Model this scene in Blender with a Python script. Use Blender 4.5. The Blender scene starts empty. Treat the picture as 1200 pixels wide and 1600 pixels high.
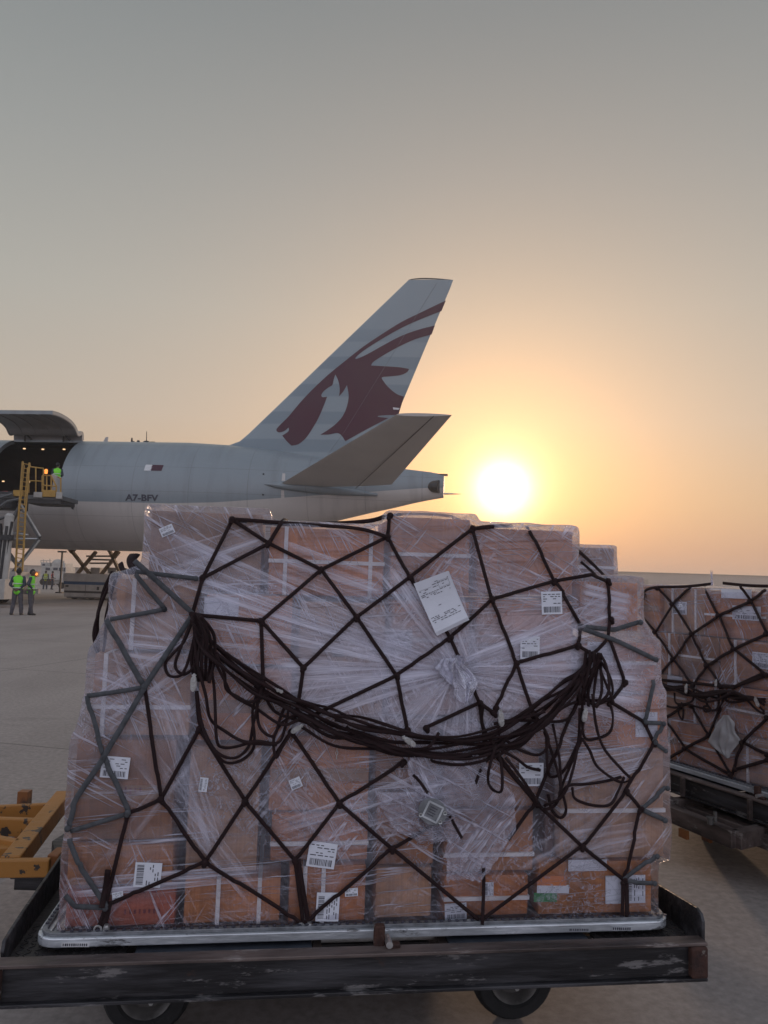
import bpy, bmesh, math, random
from mathutils import Vector, Matrix, noise
from mathutils.bvhtree import BVHTree
from mathutils.geometry import tessellate_polygon
random.seed(7)
R = math.radians
sc = bpy.context.scene
C = sc.collection

# ------------------------------------------------------------------ camera
FPX = 1200.0; HY = 908.0; ROLL = .03; EYE = 1.73
pit = math.atan((HY - 800) / FPX)
fwd = Vector((0, math.cos(pit), math.sin(pit)))
up0 = Vector((0, -math.sin(pit), math.cos(pit))); r0 = Vector((1, 0, 0))
crt = math.cos(ROLL) * r0 + math.sin(ROLL) * up0
cup = -math.sin(ROLL) * r0 + math.cos(ROLL) * up0
CAM = Vector((0, 0, EYE))
cd = bpy.data.cameras.new('camera'); cam = bpy.data.objects.new('camera', cd); C.objects.link(cam)
cd.sensor_fit = 'HORIZONTAL'; cd.sensor_width = 36; cd.lens = 36.0; cd.clip_start = .05; cd.clip_end = 5000
m3 = Matrix((crt, cup, -fwd)).transposed()
cam.matrix_world = Matrix.Translation(CAM) @ m3.to_4x4()
sc.camera = cam
def ray(x, y): return fwd + crt * ((x - 600) / FPX) + cup * ((800 - y) / FPX)
def on_plane(x, y, P, N):
    r = ray(x, y); t = (P - CAM).dot(N) / r.dot(N)
    return CAM + r * t
def onz(x, y, h): return on_plane(x, y, Vector((0, 0, h)), Vector((0, 0, 1)))
def onY(x, y, Y): return on_plane(x, y, Vector((0, Y, 0)), Vector((0, 1, 0)))

# ------------------------------------------------------------------ sky, sun, exposure
sun_dir = ray(786, 764).normalized()
SUN_EL = math.asin(sun_dir.z); SUN_AZ = math.atan2(sun_dir.x, sun_dir.y)
w = bpy.data.worlds.new('World'); sc.world = w; w.use_nodes = True
nt = w.node_tree; nt.nodes.clear()
def N_(t, typ, **kw):
    n = t.nodes.new(typ)
    for k, v in kw.items(): setattr(n, k, v)
    return n
def math_(t, op, a, b=None, clamp=False):
    n = t.nodes.new('ShaderNodeMath'); n.operation = op; n.use_clamp = clamp
    for i, q in enumerate((a, b)):
        if q is None: continue
        if isinstance(q, (int, float)): n.inputs[i].default_value = q
        else: t.links.new(q, n.inputs[i])
    return n.outputs[0]
def ramp_(t, fac, stops, interp='LINEAR'):
    n = t.nodes.new('ShaderNodeValToRGB'); n.color_ramp.interpolation = interp
    e = n.color_ramp.elements
    while len(e) < len(stops): e.new(.5)
    for i, (p, c) in enumerate(stops):
        e[i].position = p; e[i].color = (c[0], c[1], c[2], 1) if not isinstance(c, (int, float)) else (c, c, c, 1)
    t.links.new(fac, n.inputs[0]); return n.outputs[0]
def mixc(t, fac, a, b, mode='MIX'):
    n = t.nodes.new('ShaderNodeMix'); n.data_type = 'RGBA'; n.blend_type = mode; n.clamp_factor = True
    for s, q in ((0, fac), (6, a), (7, b)):
        if isinstance(q, (int, float)): n.inputs[s].default_value = q
        elif isinstance(q, tuple): n.inputs[s].default_value = (q[0], q[1], q[2], 1)
        else: t.links.new(q, n.inputs[s])
    return n.outputs[2]
def lin(r, g, b):
    f = lambda c: (c / 255 / 12.92) if c <= 10 else ((c / 255 + .055) / 1.055) ** 2.4
    return (f(r), f(g), f(b))
tc = N_(nt, 'ShaderNodeTexCoord')
nrm = N_(nt, 'ShaderNodeVectorMath', operation='NORMALIZE'); nt.links.new(tc.outputs['Generated'], nrm.inputs[0])
sep = N_(nt, 'ShaderNodeSeparateXYZ'); nt.links.new(nrm.outputs[0], sep.inputs[0])
dt = N_(nt, 'ShaderNodeVectorMath', operation='DOT_PRODUCT'); nt.links.new(nrm.outputs[0], dt.inputs[0]); dt.inputs[1].default_value = sun_dir
dotv = math_(nt, 'MAXIMUM', dt.outputs['Value'], 0.0)
zz = math_(nt, 'MAXIMUM', sep.outputs['Z'], 0.0)
front = ramp_(nt, zz, [(0, lin(200, 156, 132)), (.03, lin(208, 166, 140)), (.10, lin(204, 178, 152)), (.2, lin(192, 182, 171)),
                       (.33, lin(178, 177, 171)), (.48, lin(157, 160, 159)), (.62, lin(136, 142, 144)), (.85, lin(134, 140, 147)), (1.0, lin(140, 148, 158))])
back0 = ramp_(nt, zz, [(0, lin(196, 184, 190)), (.15, lin(206, 202, 214)), (.5, lin(192, 198, 214)), (1.0, lin(136, 144, 154))])
bsc = N_(nt, 'ShaderNodeVectorMath', operation='SCALE'); nt.links.new(back0, bsc.inputs[0]); bsc.inputs['Scale'].default_value = 1.55; back = bsc.outputs[0]
az = ramp_(nt, math_(nt, 'ADD', math_(nt, 'MULTIPLY', dt.outputs['Value'], .5), .5), [(.42, 0.0), (.86, 1.0)], 'EASE')
base = mixc(nt, az, back, front)
nish = N_(nt, 'ShaderNodeTexSky'); nish.sky_type = 'NISHITA'; nish.sun_disc = False
nish.sun_elevation = SUN_EL; nish.sun_rotation = SUN_AZ; nish.dust_density = 6.0; nish.air_density = 1.5
nmul = N_(nt, 'ShaderNodeVectorMath', operation='SCALE'); nt.links.new(nish.outputs[0], nmul.inputs[0]); nmul.inputs['Scale'].default_value = .10
base = mixc(nt, .12, base, nmul.outputs[0])
def glow(n, col):
    p = math_(nt, 'POWER', dotv, float(n))
    v = N_(nt, 'ShaderNodeVectorMath', operation='SCALE'); v.inputs[0].default_value = col; nt.links.new(p, v.inputs['Scale'])
    return v.outputs[0]
tot = base
for n, col in ((2400, (2.2, 2.0, 1.6)), (700, (.66, .54, .30)), (230, (.36, .19, .05)), (75, (.27, .085, .0)), (12, (.10, .026, .0))):
    a = N_(nt, 'ShaderNodeVectorMath', operation='ADD'); nt.links.new(tot, a.inputs[0]); nt.links.new(glow(n, col), a.inputs[1]); tot = a.outputs[0]
bg = N_(nt, 'ShaderNodeBackground'); nt.links.new(tot, bg.inputs[0]); bg.inputs[1].default_value = 1.0
out = N_(nt, 'ShaderNodeOutputWorld'); nt.links.new(bg.outputs[0], out.inputs[0])
sl = bpy.data.lights.new('sun', 'SUN'); sl.energy = 1.1; sl.angle = R(2.0); sl.color = (1, .68, .46)
so = bpy.data.objects.new('sun', sl); C.objects.link(so)
so.rotation_euler = sun_dir.to_track_quat('Z', 'Y').to_euler(); so.location = (20, -10, 30)
sc.view_settings.view_transform = 'Standard'; sc.view_settings.look = 'None'
sc.view_settings.exposure = 0; sc.view_settings.gamma = 1
sc.cycles.transparent_max_bounces = 24; sc.cycles.max_bounces = 7

# ------------------------------------------------------------------ helpers
def tag(o, label=None, cat=None, group=None, kind=None):
    if label: o['label'] = label
    if cat: o['category'] = cat
    if group: o['group'] = group
    if kind: o['kind'] = kind
    return o
def wm(o):
    m = o.matrix_basis.copy(); p = o.parent
    while p: m = p.matrix_basis @ m; p = p.parent
    return m
def empty(name, loc, rz=0, **t):
    o = bpy.data.objects.new(name, None); C.objects.link(o); o.location = loc; o.rotation_euler = (0, 0, rz)
    o.empty_display_size = .2
    o.matrix_basis = Matrix.Translation(Vector(loc)) @ Matrix.Rotation(rz, 4, 'Z')
    return tag(o, **t)
class MB:
    def __init__(s): s.v = []; s.f = []; s.mi = []
    def add(s, vs, fs, mi=0):
        b = len(s.v); s.v += [Vector(q) for q in vs]; s.f += [tuple(b + i for i in f) for f in fs]; s.mi += [mi] * len(fs); return s
    def box(s, c, d, M=None, mi=0, taper=1):
        x, y, z = d[0] / 2, d[1] / 2, d[2] / 2; c = Vector(c)
        vs = [Vector((sx * x * (taper if sz > 0 else 1), sy * y * (taper if sz > 0 else 1), sz * z)) for sz in (-1, 1) for sx, sy in ((-1, -1), (1, -1), (1, 1), (-1, 1))]
        if M is None: vs = [c + q for q in vs]
        else: vs = [M @ (c + q) for q in vs]
        return s.add(vs, [(3, 2, 1, 0), (4, 5, 6, 7), (0, 1, 5, 4), (1, 2, 6, 5), (2, 3, 7, 6), (3, 0, 4, 7)], mi)
    def beam(s, a, b, wd, h, up=(0, 0, 1), mi=0):
        a = Vector(a); b = Vector(b); t = (b - a).normalized(); up = Vector(up)
        sd = t.cross(up)
        if sd.length < 1e-4: sd = t.cross(Vector((0, 1, 0)))
        sd.normalize(); u = sd.cross(t).normalized()
        vs = [p + sd * (i * wd / 2) + u * (j * h / 2) for p in (a, b) for i, j in ((-1, -1), (1, -1), (1, 1), (-1, 1))]
        return s.add(vs, [(3, 2, 1, 0), (4, 5, 6, 7), (0, 1, 5, 4), (1, 2, 6, 5), (2, 3, 7, 6), (3, 0, 4, 7)], mi)
    def tube(s, pts, r, n=8, closed=False, flat=1.0, mi=0, nv=None):
        pts = [Vector(p) for p in pts]; k = len(pts); rings = []
        rr = r if isinstance(r, (list, tuple)) else [r] * k
        ref = Vector((0, 0, 1)) if nv is None else Vector(nv); b0 = len(s.v)
        for i, p in enumerate(pts):
            t = (pts[(i + 1) % k] - pts[i - 1]) if closed else (pts[min(i + 1, k - 1)] - pts[max(i - 1, 0)])
            if t.length < 1e-7: t = Vector((0, 0, 1))
            t.normalize(); a = t.cross(ref)
            if a.length < .05: a = t.cross(Vector((0.3, 1, .2)))
            a.normalize(); b = a.cross(t).normalized()
            for j in range(n):
                an = 2 * math.pi * j / n
                s.v.append(p + a * (math.cos(an) * rr[i]) + b * (math.sin(an) * rr[i] * flat))
        for i in range(k if closed else k - 1):
            for j in range(n):
                q = [b0 + i * n + j, b0 + i * n + (j + 1) % n, b0 + ((i + 1) % k) * n + (j + 1) % n, b0 + ((i + 1) % k) * n + j]
                s.f.append(tuple(q)); s.mi.append(mi)
        if not closed:
            s.f.append(tuple(b0 + j for j in range(n))[::-1]); s.mi.append(mi)
            s.f.append(tuple(b0 + (k - 1) * n + j for j in range(n))); s.mi.append(mi)
        return s
    def cyl(s, a, b, r, n=16, mi=0): return s.tube([a, b], r, n, mi=mi)
    def ball(s, c, r, n=8, m=5, sc_=(1, 1, 1), mi=0):
        c = Vector(c); vs = [c + Vector((0, 0, r * sc_[2]))]; fs = []
        for i in range(1, m):
            th = math.pi * i / m
            for j in range(n):
                ph = 2 * math.pi * j / n
                vs.append(c + Vector((r * sc_[0] * math.sin(th) * math.cos(ph), r * sc_[1] * math.sin(th) * math.sin(ph), r * sc_[2] * math.cos(th))))
        vs.append(c - Vector((0, 0, r * sc_[2])))
        for j in range(n): fs.append((0, 1 + j, 1 + (j + 1) % n))
        for i in range(m - 2):
            for j in range(n): fs.append((1 + i * n + j, 1 + (i + 1) * n + j, 1 + (i + 1) * n + (j + 1) % n, 1 + i * n + (j + 1) % n))
        L = len(vs) - 1
        for j in range(n): fs.append((L, 1 + (m - 2) * n + (j + 1) % n, 1 + (m - 2) * n + j))
        return s.add(vs, fs, mi)
    def prism(s, poly, ext, mi=0):
        """closed polygon (world points) extruded by vector ext"""
        poly = [Vector(p) for p in poly]; ext = Vector(ext); n = len(poly)
        tri = tessellate_polygon([poly])
        b = len(s.v); s.v += poly + [p + ext for p in poly]
        for t in tri:
            s.f.append((b + t[0], b + t[1], b + t[2])); s.mi.append(mi)
            s.f.append((b + n + t[2], b + n + t[1], b + n + t[0])); s.mi.append(mi)
        for i in range(n):
            j = (i + 1) % n; s.f.append((b + i, b + j, b + n + j, b + n + i)); s.mi.append(mi)
        return s
    def build(s, name, mat, parent=None, M=None, bevel=0, smooth=False, seg=2):
        me = bpy.data.meshes.new(name)
        if parent is not None: inv = wm(parent).inverted()
        elif M is not None: inv = M.inverted()
        else: inv = Matrix.Identity(4)
        me.from_pydata([inv @ q for q in s.v], [], s.f)
        ms = mat if isinstance(mat, (list, tuple)) else [mat]
        for q in ms: me.materials.append(q)
        for p, i in zip(me.polygons, s.mi): p.material_index = i
        bm = bmesh.new(); bm.from_mesh(me)
        bmesh.ops.recalc_face_normals(bm, faces=bm.faces)
        if bevel:
            es = [e for e in bm.edges if len(e.link_faces) == 2 and e.calc_face_angle(0) > .6]
            bmesh.ops.bevel(bm, geom=es, offset=bevel, segments=seg, profile=.5, affect='EDGES', clamp_overlap=True)
        bm.to_mesh(me); bm.free()
        if smooth:
            for p in me.polygons: p.use_smooth = True
            if smooth != 'all':
                try: me.set_sharp_from_angle(angle=R(38))
                except Exception: pass
        o = bpy.data.objects.new(name, me); C.objects.link(o)
        if parent is not None: o.parent = parent
        elif M is not None: o.matrix_basis = M
        return o
def spline(pts, n=6):
    P = [Vector(p) for p in pts]; out = []
    P = [P[0] * 2 - P[1]] + P + [P[-1] * 2 - P[-2]]
    for i in range(1, len(P) - 2):
        a, b, c, d = P[i - 1:i + 3]
        for k in range(n):
            t = k / n
            out.append(.5 * ((2 * b) + (c - a) * t + (2 * a - 5 * b + 4 * c - d) * t * t + (3 * b - a - 3 * c + d) * t ** 3))
    out.append(P[-2]); return out
def remeshed(mb, voxel, smooth_it=0):
    me = bpy.data.meshes.new('tmp'); me.from_pydata([tuple(q) for q in mb.v], [], mb.f)
    bm = bmesh.new(); bm.from_mesh(me); bmesh.ops.recalc_face_normals(bm, faces=bm.faces); bm.to_mesh(me); bm.free()
    o = bpy.data.objects.new('tmp', me); C.objects.link(o)
    md = o.modifiers.new('r', 'REMESH'); md.mode = 'VOXEL'; md.voxel_size = voxel
    if smooth_it:
        s = o.modifiers.new('s', 'SMOOTH'); s.factor = .5; s.iterations = smooth_it
    dg = bpy.context.evaluated_depsgraph_get(); dg.update()
    m2 = bpy.data.meshes.new_from_object(o.evaluated_get(dg))
    bpy.data.objects.remove(o); bpy.data.meshes.remove(me)
    return m2

# ------------------------------------------------------------------ materials
def newmat(name):
    m = bpy.data.materials.new(name); m.use_nodes = True; t = m.node_tree; t.nodes.clear()
    o = N_(t, 'ShaderNodeOutputMaterial'); return m, t, o
def pmat(name, col, rough=.6, metal=0, var=.15, scale=8, bump=0, bscale=60, col2=None, thr=None, stretch=(1, 1, 1), spec=.5, detail=6, objvar=0, coat=0):
    m, t, o = newmat(name)
    p = N_(t, 'ShaderNodeBsdfPrincipled'); t.links.new(p.outputs[0], o.inputs[0])
    p.inputs['Roughness'].default_value = rough; p.inputs['Metallic'].default_value = metal
    p.inputs['Specular IOR Level'].default_value = spec; p.inputs['Coat Weight'].default_value = coat
    c = N_(t, 'ShaderNodeTexCoord'); mp = N_(t, 'ShaderNodeMapping'); t.links.new(c.outputs['Object'], mp.inputs[0]); mp.inputs['Scale'].default_value = stretch
    nz = N_(t, 'ShaderNodeTexNoise'); nz.inputs['Scale'].default_value = scale; nz.inputs['Detail'].default_value = detail; nz.inputs['Roughness'].default_value = .6
    t.links.new(mp.outputs[0], nz.inputs[0])
    c2 = col2 if col2 else tuple(q * (1 - var * 2) for q in col)
    if thr is None: thr = (.3, .7)
    cr = ramp_(t, nz.outputs[0], [(thr[0], c2), (thr[1], col if col2 else tuple(min(1, q * (1 + var)) for q in col))])
    if objvar:
        oi = N_(t, 'ShaderNodeObjectInfo')
        cr = mixc(t, 1.0, cr, ramp_(t, oi.outputs['Random'], [(0, (1 - objvar,) * 3), (.5, (1, .97, .94)), (1, (1 + objvar, 1 + objvar * .8, 1 + objvar * .7))]), 'MULTIPLY')
    t.links.new(cr, p.inputs['Base Color'])
    rr = math_(t, 'ADD', math_(t, 'MULTIPLY', nz.outputs[0], .3), rough - .15); t.links.new(rr, p.inputs['Roughness'])
    if bump:
        nb = N_(t, 'ShaderNodeTexNoise'); nb.inputs['Scale'].default_value = bscale; nb.inputs['Detail'].default_value = 5; t.links.new(mp.outputs[0], nb.inputs[0])
        b = N_(t, 'ShaderNodeBump'); b.inputs['Strength'].default_value = bump; b.inputs['Distance'].default_value = .01
        t.links.new(nb.outputs[0], b.inputs['Height']); t.links.new(b.outputs[0], p.inputs['Normal'])
    return m
def seams(m):
    t = m.node_tree; p = [n for n in t.nodes if n.type == 'BSDF_PRINCIPLED'][0]; src = p.inputs['Base Color'].links[0].from_socket
    c = N_(t, 'ShaderNodeTexCoord'); sx = N_(t, 'ShaderNodeSeparateXYZ'); t.links.new(c.outputs['Object'], sx.inputs[0]); l = None
    for ax_, per, wd in (('X', 3.1, .006), ('Z', 1.37, .009), ('X', 1.033, .004)):
        d = math_(t, 'ABSOLUTE', math_(t, 'SUBTRACT', math_(t, 'FRACT', math_(t, 'DIVIDE', sx.outputs[ax_], per)), .5)); q = math_(t, 'LESS_THAN', d, wd)
        q = math_(t, 'MULTIPLY', q, .32 if per > 1.2 else .12); l = q if l is None else math_(t, 'MAXIMUM', l, q)
    g_ = N_(t, 'ShaderNodeTexNoise'); g_.inputs['Scale'].default_value = 1; g_.inputs['Detail'].default_value = 6; mp = N_(t, 'ShaderNodeMapping'); mp.inputs['Scale'].default_value = (2.2, .3, .35); t.links.new(c.outputs['Object'], mp.inputs[0]); t.links.new(mp.outputs[0], g_.inputs[0])
    l = math_(t, 'ADD', l, ramp_(t, g_.outputs[0], [(.52, 0.0), (.75, .22)]))
    t.links.new(mixc(t, l, src, (.09, .085, .08)), p.inputs['Base Color'])
def emat(name, col, s):
    m, t, o = newmat(name); e = N_(t, 'ShaderNodeEmission'); e.inputs[0].default_value = (*col, 1); e.inputs[1].default_value = s
    t.links.new(e.outputs[0], o.inputs[0]); return m
M = {}
M['card'] = pmat('cardboard', (.42, .170, .055), .75, var=.16, scale=5, bump=.25, bscale=25, objvar=.38)
M['card_orange'] = pmat('orange_cardboard', (.43, .15, .042), .6, var=.14, scale=6, bump=.25, bscale=30)
M['card_pale'] = pmat('pale_cardboard', (.42, .245, .15), .75, var=.10, scale=5, bump=.2, bscale=25, objvar=.25)
M['card_red'] = pmat('red_brown_cardboard', (.36, .09, .05), .6, var=.15, scale=6, bump=.2, bscale=30)
M['card_dark'] = pmat('dark_cardboard', (.16, .10, .09), .7, var=.15, scale=5, bump=.2, bscale=25)
M['white_strap'] = pmat('white_strapping', (.72, .70, .72), .4, var=.06, scale=20)
def scuff(m, col, lo_, hi_, st=(.35, 1, 1.6), amt=.8, scale=9):
    t = m.node_tree; p = [n for n in t.nodes if n.type == 'BSDF_PRINCIPLED'][0]; src = p.inputs['Base Color'].links[0].from_socket
    c = N_(t, 'ShaderNodeTexCoord'); mp = N_(t, 'ShaderNodeMapping'); mp.inputs['Scale'].default_value = st; mp.inputs['Location'].default_value = (3, 7, 1); t.links.new(c.outputs['Object'], mp.inputs[0])
    n = N_(t, 'ShaderNodeTexNoise'); n.inputs['Scale'].default_value = scale; n.inputs['Detail'].default_value = 9; n.inputs['Roughness'].default_value = .72; t.links.new(mp.outputs[0], n.inputs[0])
    t.links.new(mixc(t, ramp_(t, n.outputs[0], [(lo_, 0.0), (hi_, amt)]), src, col), p.inputs['Base Color'])
def corrugate(m):
    t = m.node_tree; p = [n for n in t.nodes if n.type == 'BSDF_PRINCIPLED'][0]; src = p.inputs['Base Color'].links[0].from_socket
    c = N_(t, 'ShaderNodeTexCoord'); mp = N_(t, 'ShaderNodeMapping'); mp.inputs['Scale'].default_value = (150, 3, 2); t.links.new(c.outputs['Object'], mp.inputs[0])
    n = N_(t, 'ShaderNodeTexNoise'); n.inputs['Scale'].default_value = 1; n.inputs['Detail'].default_value = 2; t.links.new(mp.outputs[0], n.inputs[0])
    m2 = N_(t, 'ShaderNodeMapping'); m2.inputs['Scale'].default_value = (3, 3, 7); t.links.new(c.outputs['Object'], m2.inputs[0]); n2 = N_(t, 'ShaderNodeTexNoise'); n2.inputs['Scale'].default_value = 1.6; n2.inputs['Detail'].default_value = 8; n2.inputs['Roughness'].default_value = .7; t.links.new(m2.outputs[0], n2.inputs[0])
    a = mixc(t, .5, src, ramp_(t, n.outputs[0], [(.3, (.72, .70, .68)), (.7, (1.2, 1.18, 1.15))]), 'MULTIPLY')
    a = mixc(t, .8, a, ramp_(t, n2.outputs[0], [(.32, (.55, .52, .50)), (.55, (1.0, 1.0, 1.0)), (.75, (1.25, 1.2, 1.15))]), 'MULTIPLY')
    t.links.new(a, p.inputs['Base Color'])
for k_ in ('card', 'card_orange', 'card_pale', 'card_red'): corrugate(M[k_])
M['tape'] = pmat('brown_tape', (.30, .17, .10), .25, var=.08, scale=12)
M['paper'] = pmat('paper', (.66, .68, .76), .55, var=.05, scale=6, bump=.15, bscale=14)
M['ink'] = pmat('ink', (.05, .05, .07), .6, var=.1)
M['ink_red'] = pmat('red_ink', (.20, .035, .04), .6, var=.2, scale=30)
M['web'] = pmat('dark_red_webbing', (.019, .0065, .0075), .75, var=.2, scale=60, bump=.5, bscale=420, spec=.3)
M['web_grey'] = pmat('grey_webbing', (.085, .09, .10), .7, var=.2, scale=40, bump=.5, bscale=420, spec=.3)
M['steel'] = pmat('galvanised_fitting', (.62, .62, .62), .32, .85, var=.12, scale=40)
M['alu'] = pmat('scuffed_aluminium', (.62, .65, .69), .34, .5, var=.2, scale=14, bump=.25, bscale=80, stretch=(.25, 1, 1))
M['alu_dirty'] = pmat('dirty_aluminium_sheet', (.23, .24, .26), .5, .5, var=.25, scale=18, bump=.4, bscale=60)
M['dolly'] = pmat('worn_black_steel', (.085, .083, .092), .48, .25, scale=11, col2=(.016, .015, .017), thr=(.46, .74), bump=.6, bscale=26, stretch=(.16, 1, 1.3))
M['dolly_edge'] = pmat('rubbed_steel_edge', (.15, .115, .105), .5, .3, scale=9, col2=(.04, .03, .028), thr=(.35, .6), bump=.4, bscale=30, stretch=(.3, 1, 1))
M['deck_plate'] = pmat('slate_deck_plate', (.05, .058, .075), .55, .3, var=.2, scale=9, bump=.2)
M['chequer'] = pmat('chequer_plate', (.055, .05, .052), .5, .4, var=.3, scale=14, bump=.3)
M['rust'] = pmat('rusty_steel', (.075, .032, .022), .8, .2, scale=20, col2=(.03, .014, .012), thr=(.35, .65), bump=.6, bscale=60)
M['rubber'] = pmat('tyre_rubber', (.014, .014, .015), .8, var=.2, scale=20, bump=.2)
M['rim'] = pmat('wheel_rim', (.13, .125, .12), .5, .5, var=.25, scale=12)
M['orange'] = pmat('chipped_orange_paint', (.36, .155, .028), .5, scale=13, col2=(.035, .025, .02), thr=(.395, .41), bump=.3, bscale=30, detail=9)
M['orange_dark'] = pmat('orange_paint', (.24, .085, .022), .55, scale=5, col2=(.06, .03, .02), thr=(.38, .46), bump=.2)
M['yellow'] = pmat('yellow_paint', (.42, .24, .045), .5, var=.15, scale=3)
M['gse_white'] = pmat('white_vehicle_paint', (.42, .40, .37), .5, var=.12, scale=2)
M['gse_grey'] = pmat('grey_machine_paint', (.10, .10, .10), .5, var=.2, scale=3)
M['glass'] = pmat('dark_window', (.03, .04, .06), .12, var=.1, spec=.8)
M['blue'] = pmat('blue_stripe', (.015, .07, .16), .5, var=.1)
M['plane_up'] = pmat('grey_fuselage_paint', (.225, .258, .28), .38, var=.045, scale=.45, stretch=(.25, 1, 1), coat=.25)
M['plane_low'] = pmat('pale_belly_paint', (.50, .465, .44), .42, var=.04, scale=.4, stretch=(.25, 1, 1), coat=.2)
seams(M['plane_up']); seams(M['plane_low'])
M['maroon'] = pmat('maroon_paint', (.052, .003, .020), .45, var=.06, scale=.5)
M['white_mark'] = pmat('white_marking', (.62, .62, .63), .5, var=.04)
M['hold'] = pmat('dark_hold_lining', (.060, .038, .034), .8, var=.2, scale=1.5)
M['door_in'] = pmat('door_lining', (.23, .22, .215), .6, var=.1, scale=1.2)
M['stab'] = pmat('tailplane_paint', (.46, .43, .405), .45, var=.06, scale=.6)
M['dark_metal'] = pmat('dark_metal', (.05, .048, .05), .5, .4, var=.2)
M['skin'] = pmat('skin', (.13, .07, .05), .6, var=.1)
M['vest'] = pmat('hi_vis_green', (.22, .80, .05), .7, var=.08, scale=4)
M['vest_y'] = pmat('hi_vis_yellow', (.36, .40, .06), .7, var=.08, scale=4)
M['vest_r'] = pmat('red_jacket', (.45, .04, .03), .7, var=.08, scale=4)
M['tape_r'] = pmat('reflective_tape', (.55, .62, .5), .4, var=.05)
M['shirt'] = pmat('dark_shirt', (.04, .05, .07), .8, var=.15)
M['trouser'] = pmat('grey_trousers', (.075, .072, .085), .85, var=.2)
M['hair'] = pmat('black_hair', (.012, .010, .010), .7, var=.2)
M['shoe'] = pmat('black_shoe', (.014, .013, .013), .5, var=.1)
M['hangar'] = pmat('hangar_cladding', (.30, .27, .255), .8, var=.06, scale=.05)
M['hangar_roof'] = pmat('hangar_roof', (.17, .15, .145), .8, var=.06, scale=.05)
M['lamp'] = emat('lit_lamp', (1, .62, .32), 1.5)
M['beacon'] = emat('amber_beacon', (1, .30, .06), 1.8)
M['flag_green'] = pmat('green_print', (.03, .20, .06), .6, var=.1)
M['flag_orange'] = pmat('orange_print', (.55, .18, .05), .6, var=.1)

scuff(M['dolly'], (.20, .19, .19), .575, .62); scuff(M['dolly'], (.075, .032, .02), .60, .68, (1, 1, 1), .8, 4); scuff(M['dolly_edge'], (.26, .23, .22), .57, .62); scuff(M['alu'], (.07, .065, .065), .57, .61, (.5, 1, 2.5), .8, 14); scuff(M['rust'], (.20, .18, .16), .58, .62, (1, 1, 1), .8, 30)

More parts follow.
